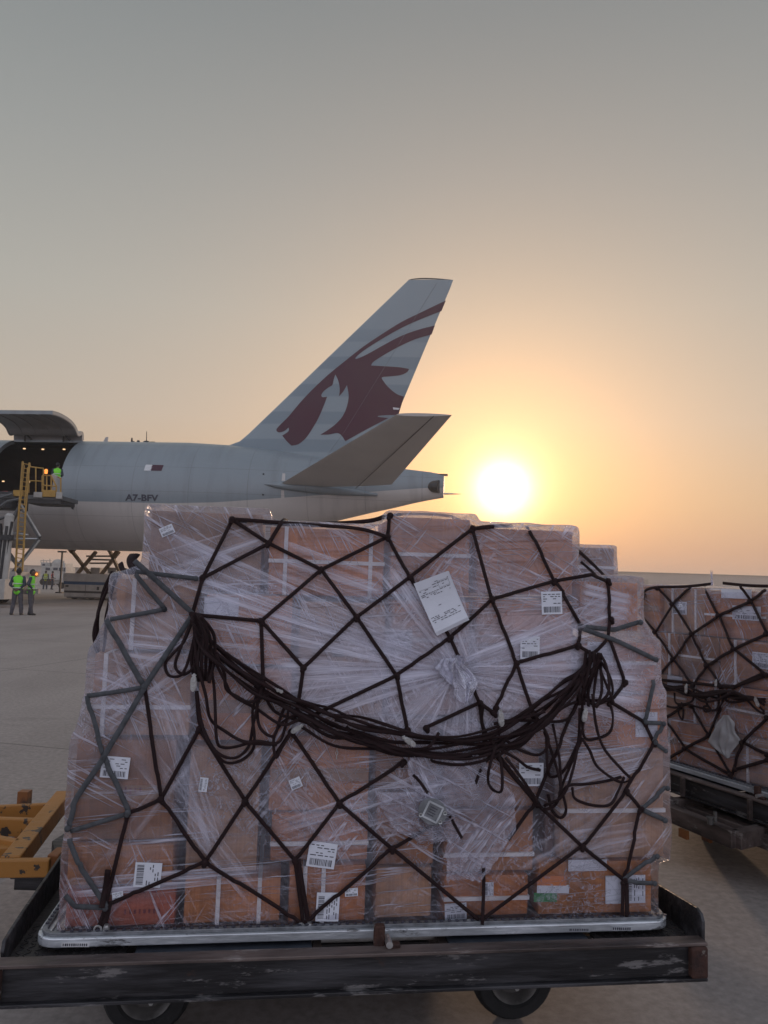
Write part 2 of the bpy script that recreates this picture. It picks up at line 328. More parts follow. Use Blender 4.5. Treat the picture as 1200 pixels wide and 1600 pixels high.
def film_mat(name, base, knot=None, dense=0.0):
    m, t, o = newmat(name)
    tcn = N_(t, 'ShaderNodeTexCoord'); P = tcn.outputs['Object']
    def crease(angle, along, across, lo, seed, power=1.0):
        mp = N_(t, 'ShaderNodeMapping'); mp.vector_type = 'POINT'
        t.links.new(P, mp.inputs[0]); mp.inputs['Rotation'].default_value = (0, R(angle), 0)
        m2 = N_(t, 'ShaderNodeMapping'); t.links.new(mp.outputs[0], m2.inputs[0]); m2.inputs['Scale'].default_value = (along, 1.5, across); m2.inputs['Location'].default_value = (seed, seed * .7, seed * 1.3)
        n = N_(t, 'ShaderNodeTexNoise'); n.inputs['Scale'].default_value = 1; n.inputs['Detail'].default_value = 4; n.inputs['Roughness'].default_value = .55; n.inputs['Distortion'].default_value = .25
        t.links.new(m2.outputs[0], n.inputs[0])
        d = math_(t, 'ABSOLUTE', math_(t, 'SUBTRACT', n.outputs[0], .5))
        return ramp_(t, d, [(0, 1.0), (lo, 0.0)]), n.outputs[0]
    def maskn(scale, a, b, seed):
        mp = N_(t, 'ShaderNodeMapping'); t.links.new(P, mp.inputs[0]); mp.inputs['Location'].default_value = (seed, seed, seed)
        n = N_(t, 'ShaderNodeTexNoise'); n.inputs['Scale'].default_value = scale; n.inputs['Detail'].default_value = 3; t.links.new(mp.outputs[0], n.inputs[0])
        return ramp_(t, n.outputs[0], [(a, 0.0), (b, 1.0)])
    lines = None; soft = None
    for ang, al, ac, lo, sd, ms in ((4, .55, 22, .016, 3.1, 2.2), (-27, .6, 14, .016, 9.7, 1.7), (52, .8, 12, .016, 15.2, 1.9), (-62, .7, 15, .015, 22.4, 1.8)):
        l, raw = crease(ang, al, ac, lo, sd)
        l = math_(t, 'MULTIPLY', l, maskn(ms, .46, .62, sd))
        lines = l if lines is None else math_(t, 'MAXIMUM', lines, l)
        s = math_(t, 'MULTIPLY', ramp_(t, raw, [(.44, 0.0), (.66, 1.0)]), maskn(ms * 1.1, .42, .62, sd + 4))
        soft = s if soft is None else math_(t, 'MAXIMUM', soft, s)
    # crumple lines, with the crinkle highlights put in as whiter film
    vo = N_(t, 'ShaderNodeTexNoise'); vo.inputs['Scale'].default_value = 16; vo.inputs['Detail'].default_value = 5; vo.inputs['Distortion'].default_value = 1.4; t.links.new(P, vo.inputs[0])
    cd_ = math_(t, 'ABSOLUTE', math_(t, 'SUBTRACT', vo.outputs[0], .5))
    cr = math_(t, 'MULTIPLY', ramp_(t, cd_, [(0, 1.0), (.03, 0.0)]), maskn(1.9, .44, .62, 41.0))
    lines = math_(t, 'MAXIMUM', lines, math_(t, 'MULTIPLY', cr, .75))
    op = math_(t, 'ADD', math_(t, 'MULTIPLY', lines, .60), math_(t, 'MULTIPLY', soft, .07))
    big = maskn(1.5, .45, .62, 77.0)
    op = math_(t, 'ADD', op, math_(t, 'ADD', math_(t, 'MULTIPLY', big, .07), base))
    height = math_(t, 'ADD', soft, math_(t, 'MULTIPLY', lines, .35))
    if knot:
        sp = N_(t, 'ShaderNodeSeparateXYZ'); t.links.new(P, sp.inputs[0])
        du = math_(t, 'SUBTRACT', sp.outputs['X'], knot[0]); dz = math_(t, 'SUBTRACT', sp.outputs['Z'], knot[1])
        ang = math_(t, 'ARCTAN2', dz, du)
        r = math_(t, 'SQRT', math_(t, 'ADD', math_(t, 'MULTIPLY', du, du), math_(t, 'MULTIPLY', dz, dz)))
        cb = N_(t, 'ShaderNodeCombineXYZ'); t.links.new(math_(t, 'MULTIPLY', ang, 7.0), cb.inputs[0]); t.links.new(math_(t, 'MULTIPLY', r, 1.6), cb.inputs[1])
        n = N_(t, 'ShaderNodeTexNoise'); n.inputs['Scale'].default_value = 1; n.inputs['Detail'].default_value = 5; n.inputs['Roughness'].default_value = .7; t.links.new(cb.outputs[0], n.inputs[0])
        rl = ramp_(t, math_(t, 'ABSOLUTE', math_(t, 'SUBTRACT', n.outputs[0], .5)), [(0, 1.0), (.06, 0.0)])
        # reach of the gathered film: a wide low fan to both sides of the knot
        el = math_(t, 'SQRT', math_(t, 'ADD', math_(t, 'MULTIPLY', du, math_(t, 'MULTIPLY', du, .55)), math_(t, 'MULTIPLY', dz, math_(t, 'MULTIPLY', dz, 5.5))))
        mk = ramp_(t, el, [(.08, 1.0), (.75, 0.0)])
        rs = math_(t, 'ADD', math_(t, 'MULTIPLY', rl, .25), math_(t, 'MULTIPLY', n.outputs[0], .62))
        op = math_(t, 'ADD', op, math_(t, 'MULTIPLY', rs, mk))
        # higher tiers carry more turns of film
        zt = ramp_(t, math_(t, 'MULTIPLY', sp.outputs['Z'], .5), [(.26, 0.0), (.48, .10), (.60, .18), (1.0, .12)])
        op = math_(t, 'ADD', op, zt)
        height = math_(t, 'ADD', height, math_(t, 'MULTIPLY', math_(t, 'MULTIPLY', n.outputs[0], mk), 2.2))
    op = math_(t, 'ADD', op, dense)
    op = math_(t, 'MINIMUM', math_(t, 'MAXIMUM', op, .03), .93)
    bp = N_(t, 'ShaderNodeBump'); bp.inputs['Strength'].default_value = .9; bp.inputs['Distance'].default_value = .012; t.links.new(height, bp.inputs['Height'])
    df = N_(t, 'ShaderNodeBsdfDiffuse'); df.inputs[0].default_value = (.76, .75, .90, 1); t.links.new(bp.outputs[0], df.inputs['Normal'])
    tl = N_(t, 'ShaderNodeBsdfTranslucent'); tl.inputs[0].default_value = (.6, .58, .62, 1)
    dm = N_(t, 'ShaderNodeMixShader'); dm.inputs[0].default_value = .12; t.links.new(df.outputs[0], dm.inputs[1]); t.links.new(tl.outputs[0], dm.inputs[2])
    tr = N_(t, 'ShaderNodeBsdfTransparent'); tr.inputs[0].default_value = (.96, .96, .98, 1)
    mx = N_(t, 'ShaderNodeMixShader'); t.links.new(op, mx.inputs[0]); t.links.new(tr.outputs[0], mx.inputs[1]); t.links.new(dm.outputs[0], mx.inputs[2])
    gl = N_(t, 'ShaderNodeBsdfGlossy'); gl.inputs['Roughness'].default_value = .22; gl.inputs[0].default_value = (1, 1, 1, 1); t.links.new(bp.outputs[0], gl.inputs['Normal'])
    fr = N_(t, 'ShaderNodeFresnel'); fr.inputs[0].default_value = 1.45; t.links.new(bp.outputs[0], fr.inputs['Normal'])
    m2 = N_(t, 'ShaderNodeMixShader'); t.links.new(math_(t, 'MULTIPLY', fr.outputs[0], .6, True), m2.inputs[0]); t.links.new(mx.outputs[0], m2.inputs[1]); t.links.new(gl.outputs[0], m2.inputs[2])
    t.links.new(m2.outputs[0], o.inputs[0])
    return m

# ------------------------------------------------------------------ ground
def ground_mat():
    m, t, o = newmat('apron_concrete')
    p = N_(t, 'ShaderNodeBsdfPrincipled'); t.links.new(p.outputs[0], o.inputs[0])
    c = N_(t, 'ShaderNodeTexCoord'); P = c.outputs['Object']
    def nz(s, d=6, st=(1, 1, 1)):
        mp = N_(t, 'ShaderNodeMapping'); t.links.new(P, mp.inputs[0]); mp.inputs['Scale'].default_value = st
        n = N_(t, 'ShaderNodeTexNoise'); n.inputs['Scale'].default_value = s; n.inputs['Detail'].default_value = d; n.inputs['Roughness'].default_value = .62; t.links.new(mp.outputs[0], n.inputs[0]); return n.outputs[0]
    a = ramp_(t, nz(.35, 8, (1, .5, 1)), [(.3, (.225, .20, .188)), (.7, (.36, .322, .302))])
    a = mixc(t, .55, a, ramp_(t, nz(22, 6), [(.35, (.6, .6, .6)), (.65, (1.2, 1.18, 1.16))]), 'MULTIPLY')
    st = ramp_(t, nz(1.1, 5, (.35, 1, 1)), [(.60, 0.0), (.74, .55)])   # tyre and oil marks
    a = mixc(t, st, a, (.07, .062, .062))
    sp = ramp_(t, nz(6, 2), [(.73, 0.0), (.75, .8)])
    a = mixc(t, sp, a, (.06, .055, .055))
    mp = N_(t, 'ShaderNodeMapping'); t.links.new(P, mp.inputs[0]); mp.inputs['Rotation'].default_value = (0, 0, R(14)); JR = Matrix.Rotation(R(14), 3, 'Z') @ Vector((-6.4, 13.7, 0)); mp.inputs['Location'].default_value = (-JR.x + 3, -JR.y + 2.5, 0)
    sx = N_(t, 'ShaderNodeSeparateXYZ'); t.links.new(mp.outputs[0], sx.inputs[0])
    j = None
    for ax, per in (('X', 6.0), ('Y', 5.0)):
        d = math_(t, 'ABSOLUTE', math_(t, 'SUBTRACT', math_(t, 'FRACT', math_(t, 'DIVIDE', sx.outputs[ax], per)), .5))
        l = math_(t, 'LESS_THAN', d, .0022); j = l if j is None else math_(t, 'MAXIMUM', j, l)
    a = mixc(t, math_(t, 'MULTIPLY', j, .75), a, (.05, .045, .045))
    t.links.new(a, p.inputs['Base Color']); p.inputs['Roughness'].default_value = .72; p.inputs['Specular IOR Level'].default_value = .35
    b = N_(t, 'ShaderNodeBump'); b.inputs['Strength'].default_value = .25; b.inputs['Distance'].default_value = .004; t.links.new(nz(70, 5), b.inputs['Height']); t.links.new(b.outputs[0], p.inputs['Normal'])
    return m
g = MB().add([(-1400, -300, 0), (1400, -300, 0), (1400, 1900, 0), (-1400, 1900, 0)], [(0, 1, 2, 3)]).build('ground', ground_mat())
tag(g, kind='structure')

# ------------------------------------------------------------------ pallet frames
class Frame:
    def __init__(s, o, ang):
        s.o = Vector((o[0], o[1], 0)); s.a = ang
        s.U = Vector((math.cos(ang), math.sin(ang), 0)); s.V = Vector((-math.sin(ang), math.cos(ang), 0))
        s.M = Matrix.Translation(s.o) @ Matrix.Rotation(ang, 4, 'Z')
    def w(s, u, v, z): return s.o + s.U * u + s.V * v + Vector((0, 0, z))
    def px(s, x, y, v):
        q = on_plane(x, y, s.o + s.V * v, s.V); d = q - s.o
        return d.dot(s.U), q.z
    def wpx(s, x, y, v): return on_plane(x, y, s.o + s.V * v, s.V)
F1 = Frame((-1.1155, 2.649), math.atan2(.291, 2.241))
F2 = Frame((1.90, 5.85), math.atan2(-.914, .406))

# ------------------------------------------------------------------ cartons
def on_card(fr, parent, cx, cy, wpx, hpx, ang, name, v, mat, depth=.0015, marks=None, world=None):
    """flat sheet lying on the plane v of a pallet frame, given by its centre and size; marks: list of (x,y,w,h) in unit square"""
    c = fr.wpx(cx, cy, v); sc_ = (fr.wpx(cx + 50, cy, v) - fr.wpx(cx - 50, cy, v)).length / 100
    X = fr.U * math.cos(ang) + Vector((0, 0, 1)) * math.sin(ang); Y = -fr.U * math.sin(ang) + Vector((0, 0, 1)) * math.cos(ang)
    W, H = wpx * sc_, hpx * sc_; m = MB()
    def quad(x, y, ww, hh, off):
        return [c + X * ((x + i * ww - .5) * W) + Y * ((y + j * hh - .5) * H) - fr.V * off for i, j in ((0, 0), (1, 0), (1, 1), (0, 1))]
    m.prism(quad(0, 0, 1, 1, 0), -fr.V * depth)
    o = m.build(name, mat, parent)
    if marks:
        k = MB()
        for x, y, ww, hh in marks: k.prism(quad(x, y, ww, hh, depth), -fr.V * .0006)
        k.build('printing', M['ink'], parent if o is None else o)
    return o
def barcode_marks(rnd, vertical=False):
    q = []; x = .1
    while x < .9:
        ww = rnd.choice((.012, .02, .035)); q.append((x, .08, ww, .26)); x += ww + rnd.choice((.018, .03))
    for i in range(5):
        y = .46 + i * .1
        x = .08
        while x < .85:
            l = rnd.uniform(.08, .22)
            if rnd.random() < .62: q.append((x, y, min(l, .92 - x), .035))
            x += l + .06
    if vertical: q = [(y, x, h, w_) for x, y, w_, h in q]
    return q
def carton(fr, name_label, u0, u1, z0, z1, v, depth, mat, group, straps=(), tape=True, jit=0.0):
    cu = (u0 + u1) / 2
    e = empty('carton', fr.w(cu, v + depth / 2, z0), fr.a, label=name_label, cat='carton', group=group)
    m = MB(); rnd = random.Random(int((u0 * 97 + z0 * 31) * 1000))
    # slightly bulged and dented faces
    nu, nz_, nv = 6, 5, 3
    def P(a, b, c):
        bul = .006 * math.sin(math.pi * a) * math.sin(math.pi * b)
        n = noise.noise(Vector((a * 2.3 + u0 * 9, b * 2.1 + z0 * 7, c * 2 + v * 5))) * .005
        return fr.w(u0 + (u1 - u0) * a, v + depth * c - (bul if c == 0 else -bul if c == 1 else 0) + n, z0 + (z1 - z0) * b)
    def face(fn, n1, n2):
        vs = [fn(i / n1, j / n2) for j in range(n2 + 1) for i in range(n1 + 1)]
        fs = [(j * (n1 + 1) + i, j * (n1 + 1) + i + 1, (j + 1) * (n1 + 1) + i + 1, (j + 1) * (n1 + 1) + i) for j in range(n2) for i in range(n1)]
        m.add(vs, fs)
    face(lambda a, b: P(a, b, 0), nu, nz_); face(lambda a, b: P(a, b, 1), nu, nz_)
    face(lambda a, b: P(a, 0, b), nu, nv); face(lambda a, b: P(a, 1, b), nu, nv)
    face(lambda a, b: P(0, a, b), nz_, nv); face(lambda a, b: P(1, a, b), nz_, nv)
    b = m.build('body', mat, e)
    bm = bmesh.new(); bm.from_mesh(b.data); bmesh.ops.remove_doubles(bm, verts=bm.verts, dist=.0005); bmesh.ops.recalc_face_normals(bm, faces=bm.faces)
    es = [x for x in bm.edges if len(x.link_faces) == 2 and x.calc_face_angle(0) > .8]
    bmesh.ops.bevel(bm, geom=es, offset=.005, segments=2, profile=.5, affect='EDGES', clamp_overlap=True)
    bm.to_mesh(b.data); bm.free()
    for p in b.data.polygons: p.use_smooth = True
    try: b.data.set_sharp_from_angle(angle=R(35))
    except Exception: pass
    if tape:
        t = MB(); zc = z0 + (z1 - z0) * rnd.choice((.5, .48)); 
        t.box((0, 0, 0), (u1 - u0 - .012, .002, .045), Matrix.Translation(fr.w(cu, v - .0085, zc)) @ Matrix.Rotation(fr.a, 4, 'Z')); t.build('tape', M['tape'], e)
    for kind, pos in straps:
        s = MB(); wd = .014
        if kind == 'h': s.box((0, 0, 0), (u1 - u0 + .004, depth + .022, wd), Matrix.Translation(fr.w(cu, v + depth / 2, z0 + (z1 - z0) * pos)) @ Matrix.Rotation(fr.a, 4, 'Z'))
        else: s.box((0, 0, 0), (wd, depth + .024, z1 - z0 + .004), Matrix.Translation(fr.w(u0 + (u1 - u0) * pos, v + depth / 2, (z0 + z1) / 2)) @ Matrix.Rotation(fr.a, 4, 'Z'))
        s.build('strap', M['white_strap'], e)
    return e
BOX1 = []      # (u0,u1,v0,v1,z0,z1) for the film
CARTS = {}
G1 = 'cartons stacked on the near pallet'
# key, label, x0, y0, x1, y1, v, material, straps, tape
SP = [
 ('a1', 'red-topped brown carton at the bottom left corner of the near pallet', 99, 1386, 277, 1456, .065, 'card_red', (), 0),
 ('b1', 'pale-wrapped carton with two upright white straps, second in the bottom row', 284, 1368, 441, 1452, .07, 'card', (('v', .35), ('v', .78)), 0),
 ('c1', 'orange-brown carton with white straps and tall barcode label in the bottom row', 448, 1348, 574, 1450, .06, 'card_orange', (('v', .20), ('v', .44)), 0),
 ('d1', 'plain pale carton in the middle of the bottom row', 583, 1352, 677, 1448, .075, 'card_pale', (), 0),
 ('e1', 'brown carton with a level white strap and torn round label in the bottom row', 690, 1364, 828, 1446, .07, 'card_orange', (('h', .45),), 0),
 ('f1', 'wide carton with orange, white and green sticker at the bottom right corner', 838, 1342, 1021, 1443, .065, 'card', (), 0),
 ('a2', 'low carton with a tilted white label above the bottom left one', 102, 1316, 274, 1382, .06, 'card', (), 0),
 ('a3', 'brown carton with faded red lettering and white barcode label on the left edge', 112, 1152, 276, 1312, .075, 'card', (), 1),
 ('b2', 'tall pale carton with a small upright label, left of the middle', 290, 1162, 408, 1362, .065, 'card_pale', (), 0),
 ('c2', 'brown carton with a level white strap and tilted barcode label', 420, 1268, 578, 1344, .06, 'card_orange', (('h', .38),), 0),
 ('c3', 'brown carton with a tiny torn sticker under the net bundle', 418, 1146, 580, 1266, .075, 'card', (), 1),
 ('d2', 'brown carton half covered by the torn film, left of the lock plate', 585, 1236, 681, 1350, .065, 'card', (), 0),
 ('d3', 'carton behind the lock plate under the net bundle', 584, 1120, 686, 1234, .075, 'card', (), 0),
 ('e2', 'carton with a level white strap hidden by the hanging torn film', 690, 1262, 836, 1361, .08, 'card', (('h', .28),), 0),
 ('e3', 'pale carton with a printed label right of the torn film', 690, 1173, 845, 1260, .07, 'card', (), 0),
 ('e5', 'flat carton behind the right half of the slack net bundle', 690, 1130, 895, 1170, .07, 'card', (), 0),
 ('f2', 'large pale carton with a level white strap on the right edge', 872, 1172, 1040, 1340, .06, 'card_pale', (('h', .45),), 0),
 ('f3', 'dark carton squeezed in behind the net loops on the right', 848, 1174, 869, 1338, .11, 'card_dark', (), 0),
 ('a4', 'carton with crossed white straps on the left edge below the grey webbing', 141, 1018, 302, 1149, .085, 'card_pale', (('h', .35), ('v', .12)), 0),
 ('b3', 'carton behind the hanging loops left of the middle', 306, 1042, 458, 1157, .075, 'card', (), 1),
 ('c4', 'pale-wrapped carton with a tiny white sticker in the middle tier', 463, 938, 603, 1143, .07, 'card_pale', (), 0),
 ('d4', 'brown carton with a level white strap behind the tilted document', 608, 936, 736, 1117, .075, 'card', (('h', .66),), 0),
 ('e4', 'pale-wrapped carton with two faint labels right of the film knot', 741, 934, 896, 1127, .07, 'card', (), 0),
 ('f4', 'carton on the right edge with a level white strap and a pale label', 902, 1004, 1026, 1080, .09, 'card_orange', (('h', .62),), 0),
 ('f5', 'crumpled low carton with a faint label on the right edge', 898, 1084, 1034, 1169, .075, 'card', (), 0),
 ('a5', 'carton with a slanting white strap at the upper left step of the load', 176, 902, 312, 1015, .11, 'card_pale', (('v', .22),), 0),
 ('b4', 'carton with a large bluish label in the upper tier, left of the middle', 317, 926, 459, 1038, .08, 'card', (), 0),
 ('t1', 'large pale carton topmost at the left end of the load', 230, 797, 412, 922, .13, 'card_pale', (), 0),
 ('t2', 'brown carton with crossing white straps in the top tier', 417, 823, 603, 931, .13, 'card', (('h', .50), ('v', .14), ('v', .88)), 0),
 ('t3', 'tall brown carton with a thin white strap in the middle of the top tier', 609, 806, 737, 930, .11, 'card', (('h', .52),), 0),
 ('t4', 'smooth warm brown carton in the top tier right of the middle', 742, 824, 898, 929, .12, 'card', (), 0),
 ('t6', 'low rounded carton at the upper right step of the load', 903, 906, 1000, 985, .12, 'card', (), 0),
]
for key, lab, x0, y0, x1, y1, v, mt, st, tp in SP:
    xm, ym = (x0 + x1) / 2, (y0 + y1) / 2
    u0 = F1.px(x0, ym, v)[0]; u1 = F1.px(x1, ym, v)[0]; z0 = F1.px(xm, y1, v)[1]; z1 = F1.px(xm, y0, v)[1]
    if key[1] == '1' and key[0] != 't': z0 = .528
    dpt = .42 + .06 * ((len(CARTS) * 7) % 5) / 5
    u0 += .008; u1 -= .008; z1 -= .009
    CARTS[key] = (carton(F1, lab, u0, u1, z0, z1, v, dpt, M[mt], G1, st, tp), u0, u1, z0, z1, v)
    BOX1.append((u0 - .011, u1 + .011, v, .95, z0, z1 + .010))
# the small carton set back at the right, seen above the step
v = .62; u0, z0 = F1.px(900, 915, v); u1, z1 = F1.px(960, 857, v)
carton(F1, 'small pale carton set back behind the top right step, seen against the sky', u0, u1, z0 - .05, z1, v, .4, M['card_pale'], G1, (('h', .6),), False)
BOX1.append((u0, u1, v, v + .4, z0 - .05, z1)); t5top = z0 - .05
# rear of the load
rr = random.Random(3)
for iu, (a, b) in enumerate(((.12, .78), (.80, 1.45), (1.47, 2.12))):
    for iv, (c, d) in enumerate(((.62, 1.40), (1.42, 2.2), (2.22, 3.05))):
        z = .528
        for k, h in enumerate((.50, .48, .24 if iu == 2 else .36)):
            if iu == 0: a = (.12, .17, .30)[k]
            if iu == 2 and k == 2 and iv == 0: h = t5top - z - .004
            carton(F1, 'large carton deep inside the near load behind the front rows', a + .01 * k, b - .01 * k, z, z + h, c + (.02 if iv == 0 else 0), d - c - .02, M['card' if (iu + iv + k) % 2 else 'card_pale'], 'rear cartons of the near load', (), True)
            BOX1.append((a, b, c + (.02 if iv == 0 else 0), d, z, z + h)); z += h + .003

# labels and print on the cartons
def lab(key, cx, cy, w_, h_, ang=0, mat='paper', name='label', bc=True, vert=False, off=.0095, seed=None):
    e, u0, u1, z0, z1, v = CARTS[key]
    return on_card(F1, e, cx, cy, w_, h_, ang, name, v - off, M[mat], marks=barcode_marks(random.Random(seed or cx), vert) if bc else None)
lab('d4', 623, 1003, 42, 38); lab('b4', 346, 950, 54, 34, 0, bc=False)
lab('f4', 938, 1018, 40, 28, 0, vert=True); lab('e1', 712, 1424, 34, 24, .05); lab('e1', 764, 1389, 14, 20, 0, vert=True); lab('c1', 512, 1417, 36, 43, -.03, vert=True, off=.017)
lab('f1', 958, 1390, 24, 40, 0, bc=False); lab('f1', 992, 1389, 32, 40, 0, vert=True); lab('f5', 1010, 1132, 34, 36, 0, bc=False); lab('c4', 528, 1021, 20, 10); lab('f1', 918, 1352, 60, 16, 0, bc=False)
lab('f1', 862, 1376, 46, 14, -.03, 'flag_orange', 'orange_band', False); lab('f1', 864, 1389, 50, 12, -.03, 'paper', 'white_band', False); lab('f1', 852, 1402, 36, 13, -.03, 'flag_green', 'green_band', False)
for key, cx, cy, w_, h_, n in (('a3', 200, 1236, 46, 14, 6), ('c2', 478, 1286, 52, 6, 9), ('a1', 222, 1424, 60, 8, 8), ('a1', 205, 1392, 90, 8, 5)):
    e, u0, u1, z0, z1, v = CARTS[key]; m = MB(); s = MB()
    c = F1.wpx(cx, cy, v - .0095); q = (F1.wpx(cx + 50, cy, v) - F1.wpx(cx - 50, cy, v)).length / 100
    rnd = random.Random(cx)
    for i in range(n):
        x = (-.5 + (i + .5) / n) * w_ * q; hh = h_ * q * rnd.uniform(.7, 1); ww = w_ * q / n * rnd.uniform(.3, .55)
        pp = [c + F1.U * (x + a * ww / 2) + Vector((0, 0, b * hh / 2)) for a, b in ((-1, -1), (1, -1), (1, 1), (-1, 1))]
        m.prism(pp, -F1.V * .001)
    m.build('faded_print', M['ink_red'], e)

# ------------------------------------------------------------------ stretch film
def film_mesh(fr, boxes, grow, voxel, it, amp, knot, wedges=()):
    mb = MB()
    for poly, va, vb in wedges: mb.prism([(p[0], va, p[1]) for p in poly], (0, vb - va, 0))
    for (a, b, c, d, e, f) in boxes:
        mb.box(((a + b) / 2, (c + d) / 2, (e + f) / 2), (b - a + 2 * grow, d - c + 2 * grow, f - e + 2 * grow))
    me = remeshed(mb, voxel, it)
    ns = [vv.normal.copy() for vv in me.vertices]
    for vv, n in zip(me.vertices, ns):
        p = vv.co
        if p.z < .535: p.z = max(p.z, .523); k = .2
        else: k = 1
        q = Vector((p.x * 1.2, p.y * 1.2, p.z * 9)); d = noise.noise(q) * .5
        q = Vector(((p.x * .9 + p.z * .45) * 2, p.y * 2, (p.z * .9 - p.x * .45) * 13)); d += noise.noise(q) * .6
        d += noise.noise(p * 14) * .35
        if knot:
            du = p.x - knot[0]; dz = p.z - knot[1]; r = math.hypot(du, dz)
            el = math.sqrt(.55 * du * du + 5.5 * dz * dz); mk = max(0, 1 - el / .8) 
            an = math.atan2(dz, du)
            d = d * (1 - mk * .6) + mk * 1.5 * noise.noise(Vector((an * 6, r * 1.5, 3)))
        vv.co = p + n * (d * amp * k)
    for p in me.polygons: p.use_smooth = True
    return me
KN = F1.px(712, 1046, .05)
M['film'] = film_mat('stretch_film', -.01, KN)
M['film_dense'] = film_mat('bunched_film', .06, None, .14)
M['film_knot'] = film_mat('knotted_film', .2, None, .5)
M['film_far'] = film_mat('stretch_film_far', .08, None, .0)
WED = []
for lo_, up_, dh, left in (('a3', 'a4', .26, 1), ('a4', 'a5', .17, 1), ('a5', 't1', .06, 1), ('f5', 'f4', .10, 0), ('f2', 'f5', .04, 0), ('f4', 't6', .10, 0)):
    L_, U_ = CARTS[lo_], CARTS[up_]; zt_ = L_[4]; a_, b_ = (L_[1] - .017, U_[1] + .02) if left else (L_[2] + .017, U_[2] - .02)
    WED.append(([(a_, zt_ - .06), (b_, zt_ - .06), (b_, zt_ + dh), (U_[1] - .016 if left else U_[2] + .016, zt_ + dh), (a_, zt_ + .01)], .07, .55))
fm = film_mesh(F1, BOX1, .017, .0125, 12, .008, KN, WED)
fe = empty('stretch_film', F1.o + Vector((0, 0, .52)), F1.a, label='clear wrinkled plastic film wrapped round the near load of cartons', cat='plastic film')
fe.matrix_basis = F1.M.copy()
fe.location = F1.o; fe.rotation_euler = (0, 0, F1.a)
fo = bpy.data.objects.new('wrap', fm); C.objects.link(fo); fo.parent = fe; fm.materials.clear(); fm.materials.append(M['film'])
bv1 = BVHTree.FromPolygons([F1.M @ v_.co for v_ in fm.vertices], [tuple(p.vertices) for p in fm.polygons])
def hit(bv, fr, x, y, vdef=.03, lift=.006):
    r = ray(x, y).normalized(); h = bv.ray_cast(CAM, r, 12)
    p = fr.wpx(x, y, vdef)
    if h[0] is not None and (h[0] - fr.o).dot(fr.V) < vdef + .5: p = h[0]
    return p - fr.V * lift
def sheet(bv, fr, rows, name, parent, mat, lift=.01, amp=.018, seed=0, nu=26, nv=34):
    """crumpled loose sheet: rows = [(y, xl, xr)], hangs in front of the film"""
    m = MB(); vs = []
    ys = [r_[0] for r_ in rows]
    for j in range(nv + 1):
        y = ys[0] + (ys[-1] - ys[0]) * j / nv
        for k in range(len(rows) - 1):
            if rows[k][0] <= y <= rows[k + 1][0] + 1e-6: break
        t = (y - rows[k][0]) / (rows[k + 1][0] - rows[k][0]); xl = rows[k][1] * (1 - t) + rows[k + 1][1] * t; xr = rows[k][2] * (1 - t) + rows[k + 1][2] * t
        for i in range(nu + 1):
            s = i / nu; x = xl + (xr - xl) * s
            x += 5 * noise.noise(Vector((j * .5, seed, s))) * (1 if i in (0, nu) else .3)
            p = fr.wpx(x, y + 4 * noise.noise(Vector((i * .5, seed, 2))), .03)
            n1 = abs(noise.noise(Vector((s * 5 + j * .03, j * .07, seed)))) * 1.6 + abs(noise.noise(Vector((s * 11, j * .3, seed + 5)))) * .7
            h = hit(bv, fr, x, y, .03, 0)
            vs.append(h - fr.V * (lift + amp * n1))
    fs = [(j * (nu + 1) + i, j * (nu + 1) + i + 1, (j + 1) * (nu + 1) + i + 1, (j + 1) * (nu + 1) + i) for j in range(nv) for i in range(nu)]
    m.add(vs, fs); o = m.build(name, mat, parent, smooth='all')
    # crease the sheet a little and soften it
    s = o.modifiers.new('sub', 'SUBSURF'); s.levels = s.render_levels = 1
    return o
sheet(bv1, F1, [(1176, 640, 745), (1205, 634, 770), (1240, 650, 800), (1285, 690, 806), (1300, 700, 797), (1330, 694, 782), (1372, 697, 752)], 'torn_flap', fe, M['film_dense'], .006, .030, 3.3, 34, 44)
sheet(bv1, F1, [(1236, 586, 668), (1262, 596, 700), (1290, 612, 720), (1312, 650, 716)], 'torn_flap', fe, M['film_dense'], .008, .030, 8.1, 24, 24)
def film_label(cx, cy, w_, h_, ang=0, vert=False):      # labels stuck on the outside of the film
    vv_ = min((hit(bv1, F1, cx + i * w_ * .4, cy + j * h_ * .4, .03, 0) - F1.o).dot(F1.V) for i in (-1, 0, 1) for j in (-1, 0, 1)) - .003
    on_card(F1, fe, cx, cy, w_, h_, ang, 'label', vv_, M['paper'], marks=barcode_marks(random.Random(cx), vert) if w_ != 52 else None)
for q_ in ((261, 829, 22, 15, .45), (180, 1199, 44, 34, -.08), (318, 1226, 13, 22, -.1, True), (231, 1367, 42, 38, -.05, True), (184, 1400, 17, 13, .15), (503, 1336, 44, 38, -.14), (549, 1394, 20, 12, .05), (830, 1210, 38, 34), (862, 942, 32, 34, .05), (828, 1012, 30, 34), (462, 1224, 18, 16, .4)): film_label(*q_)
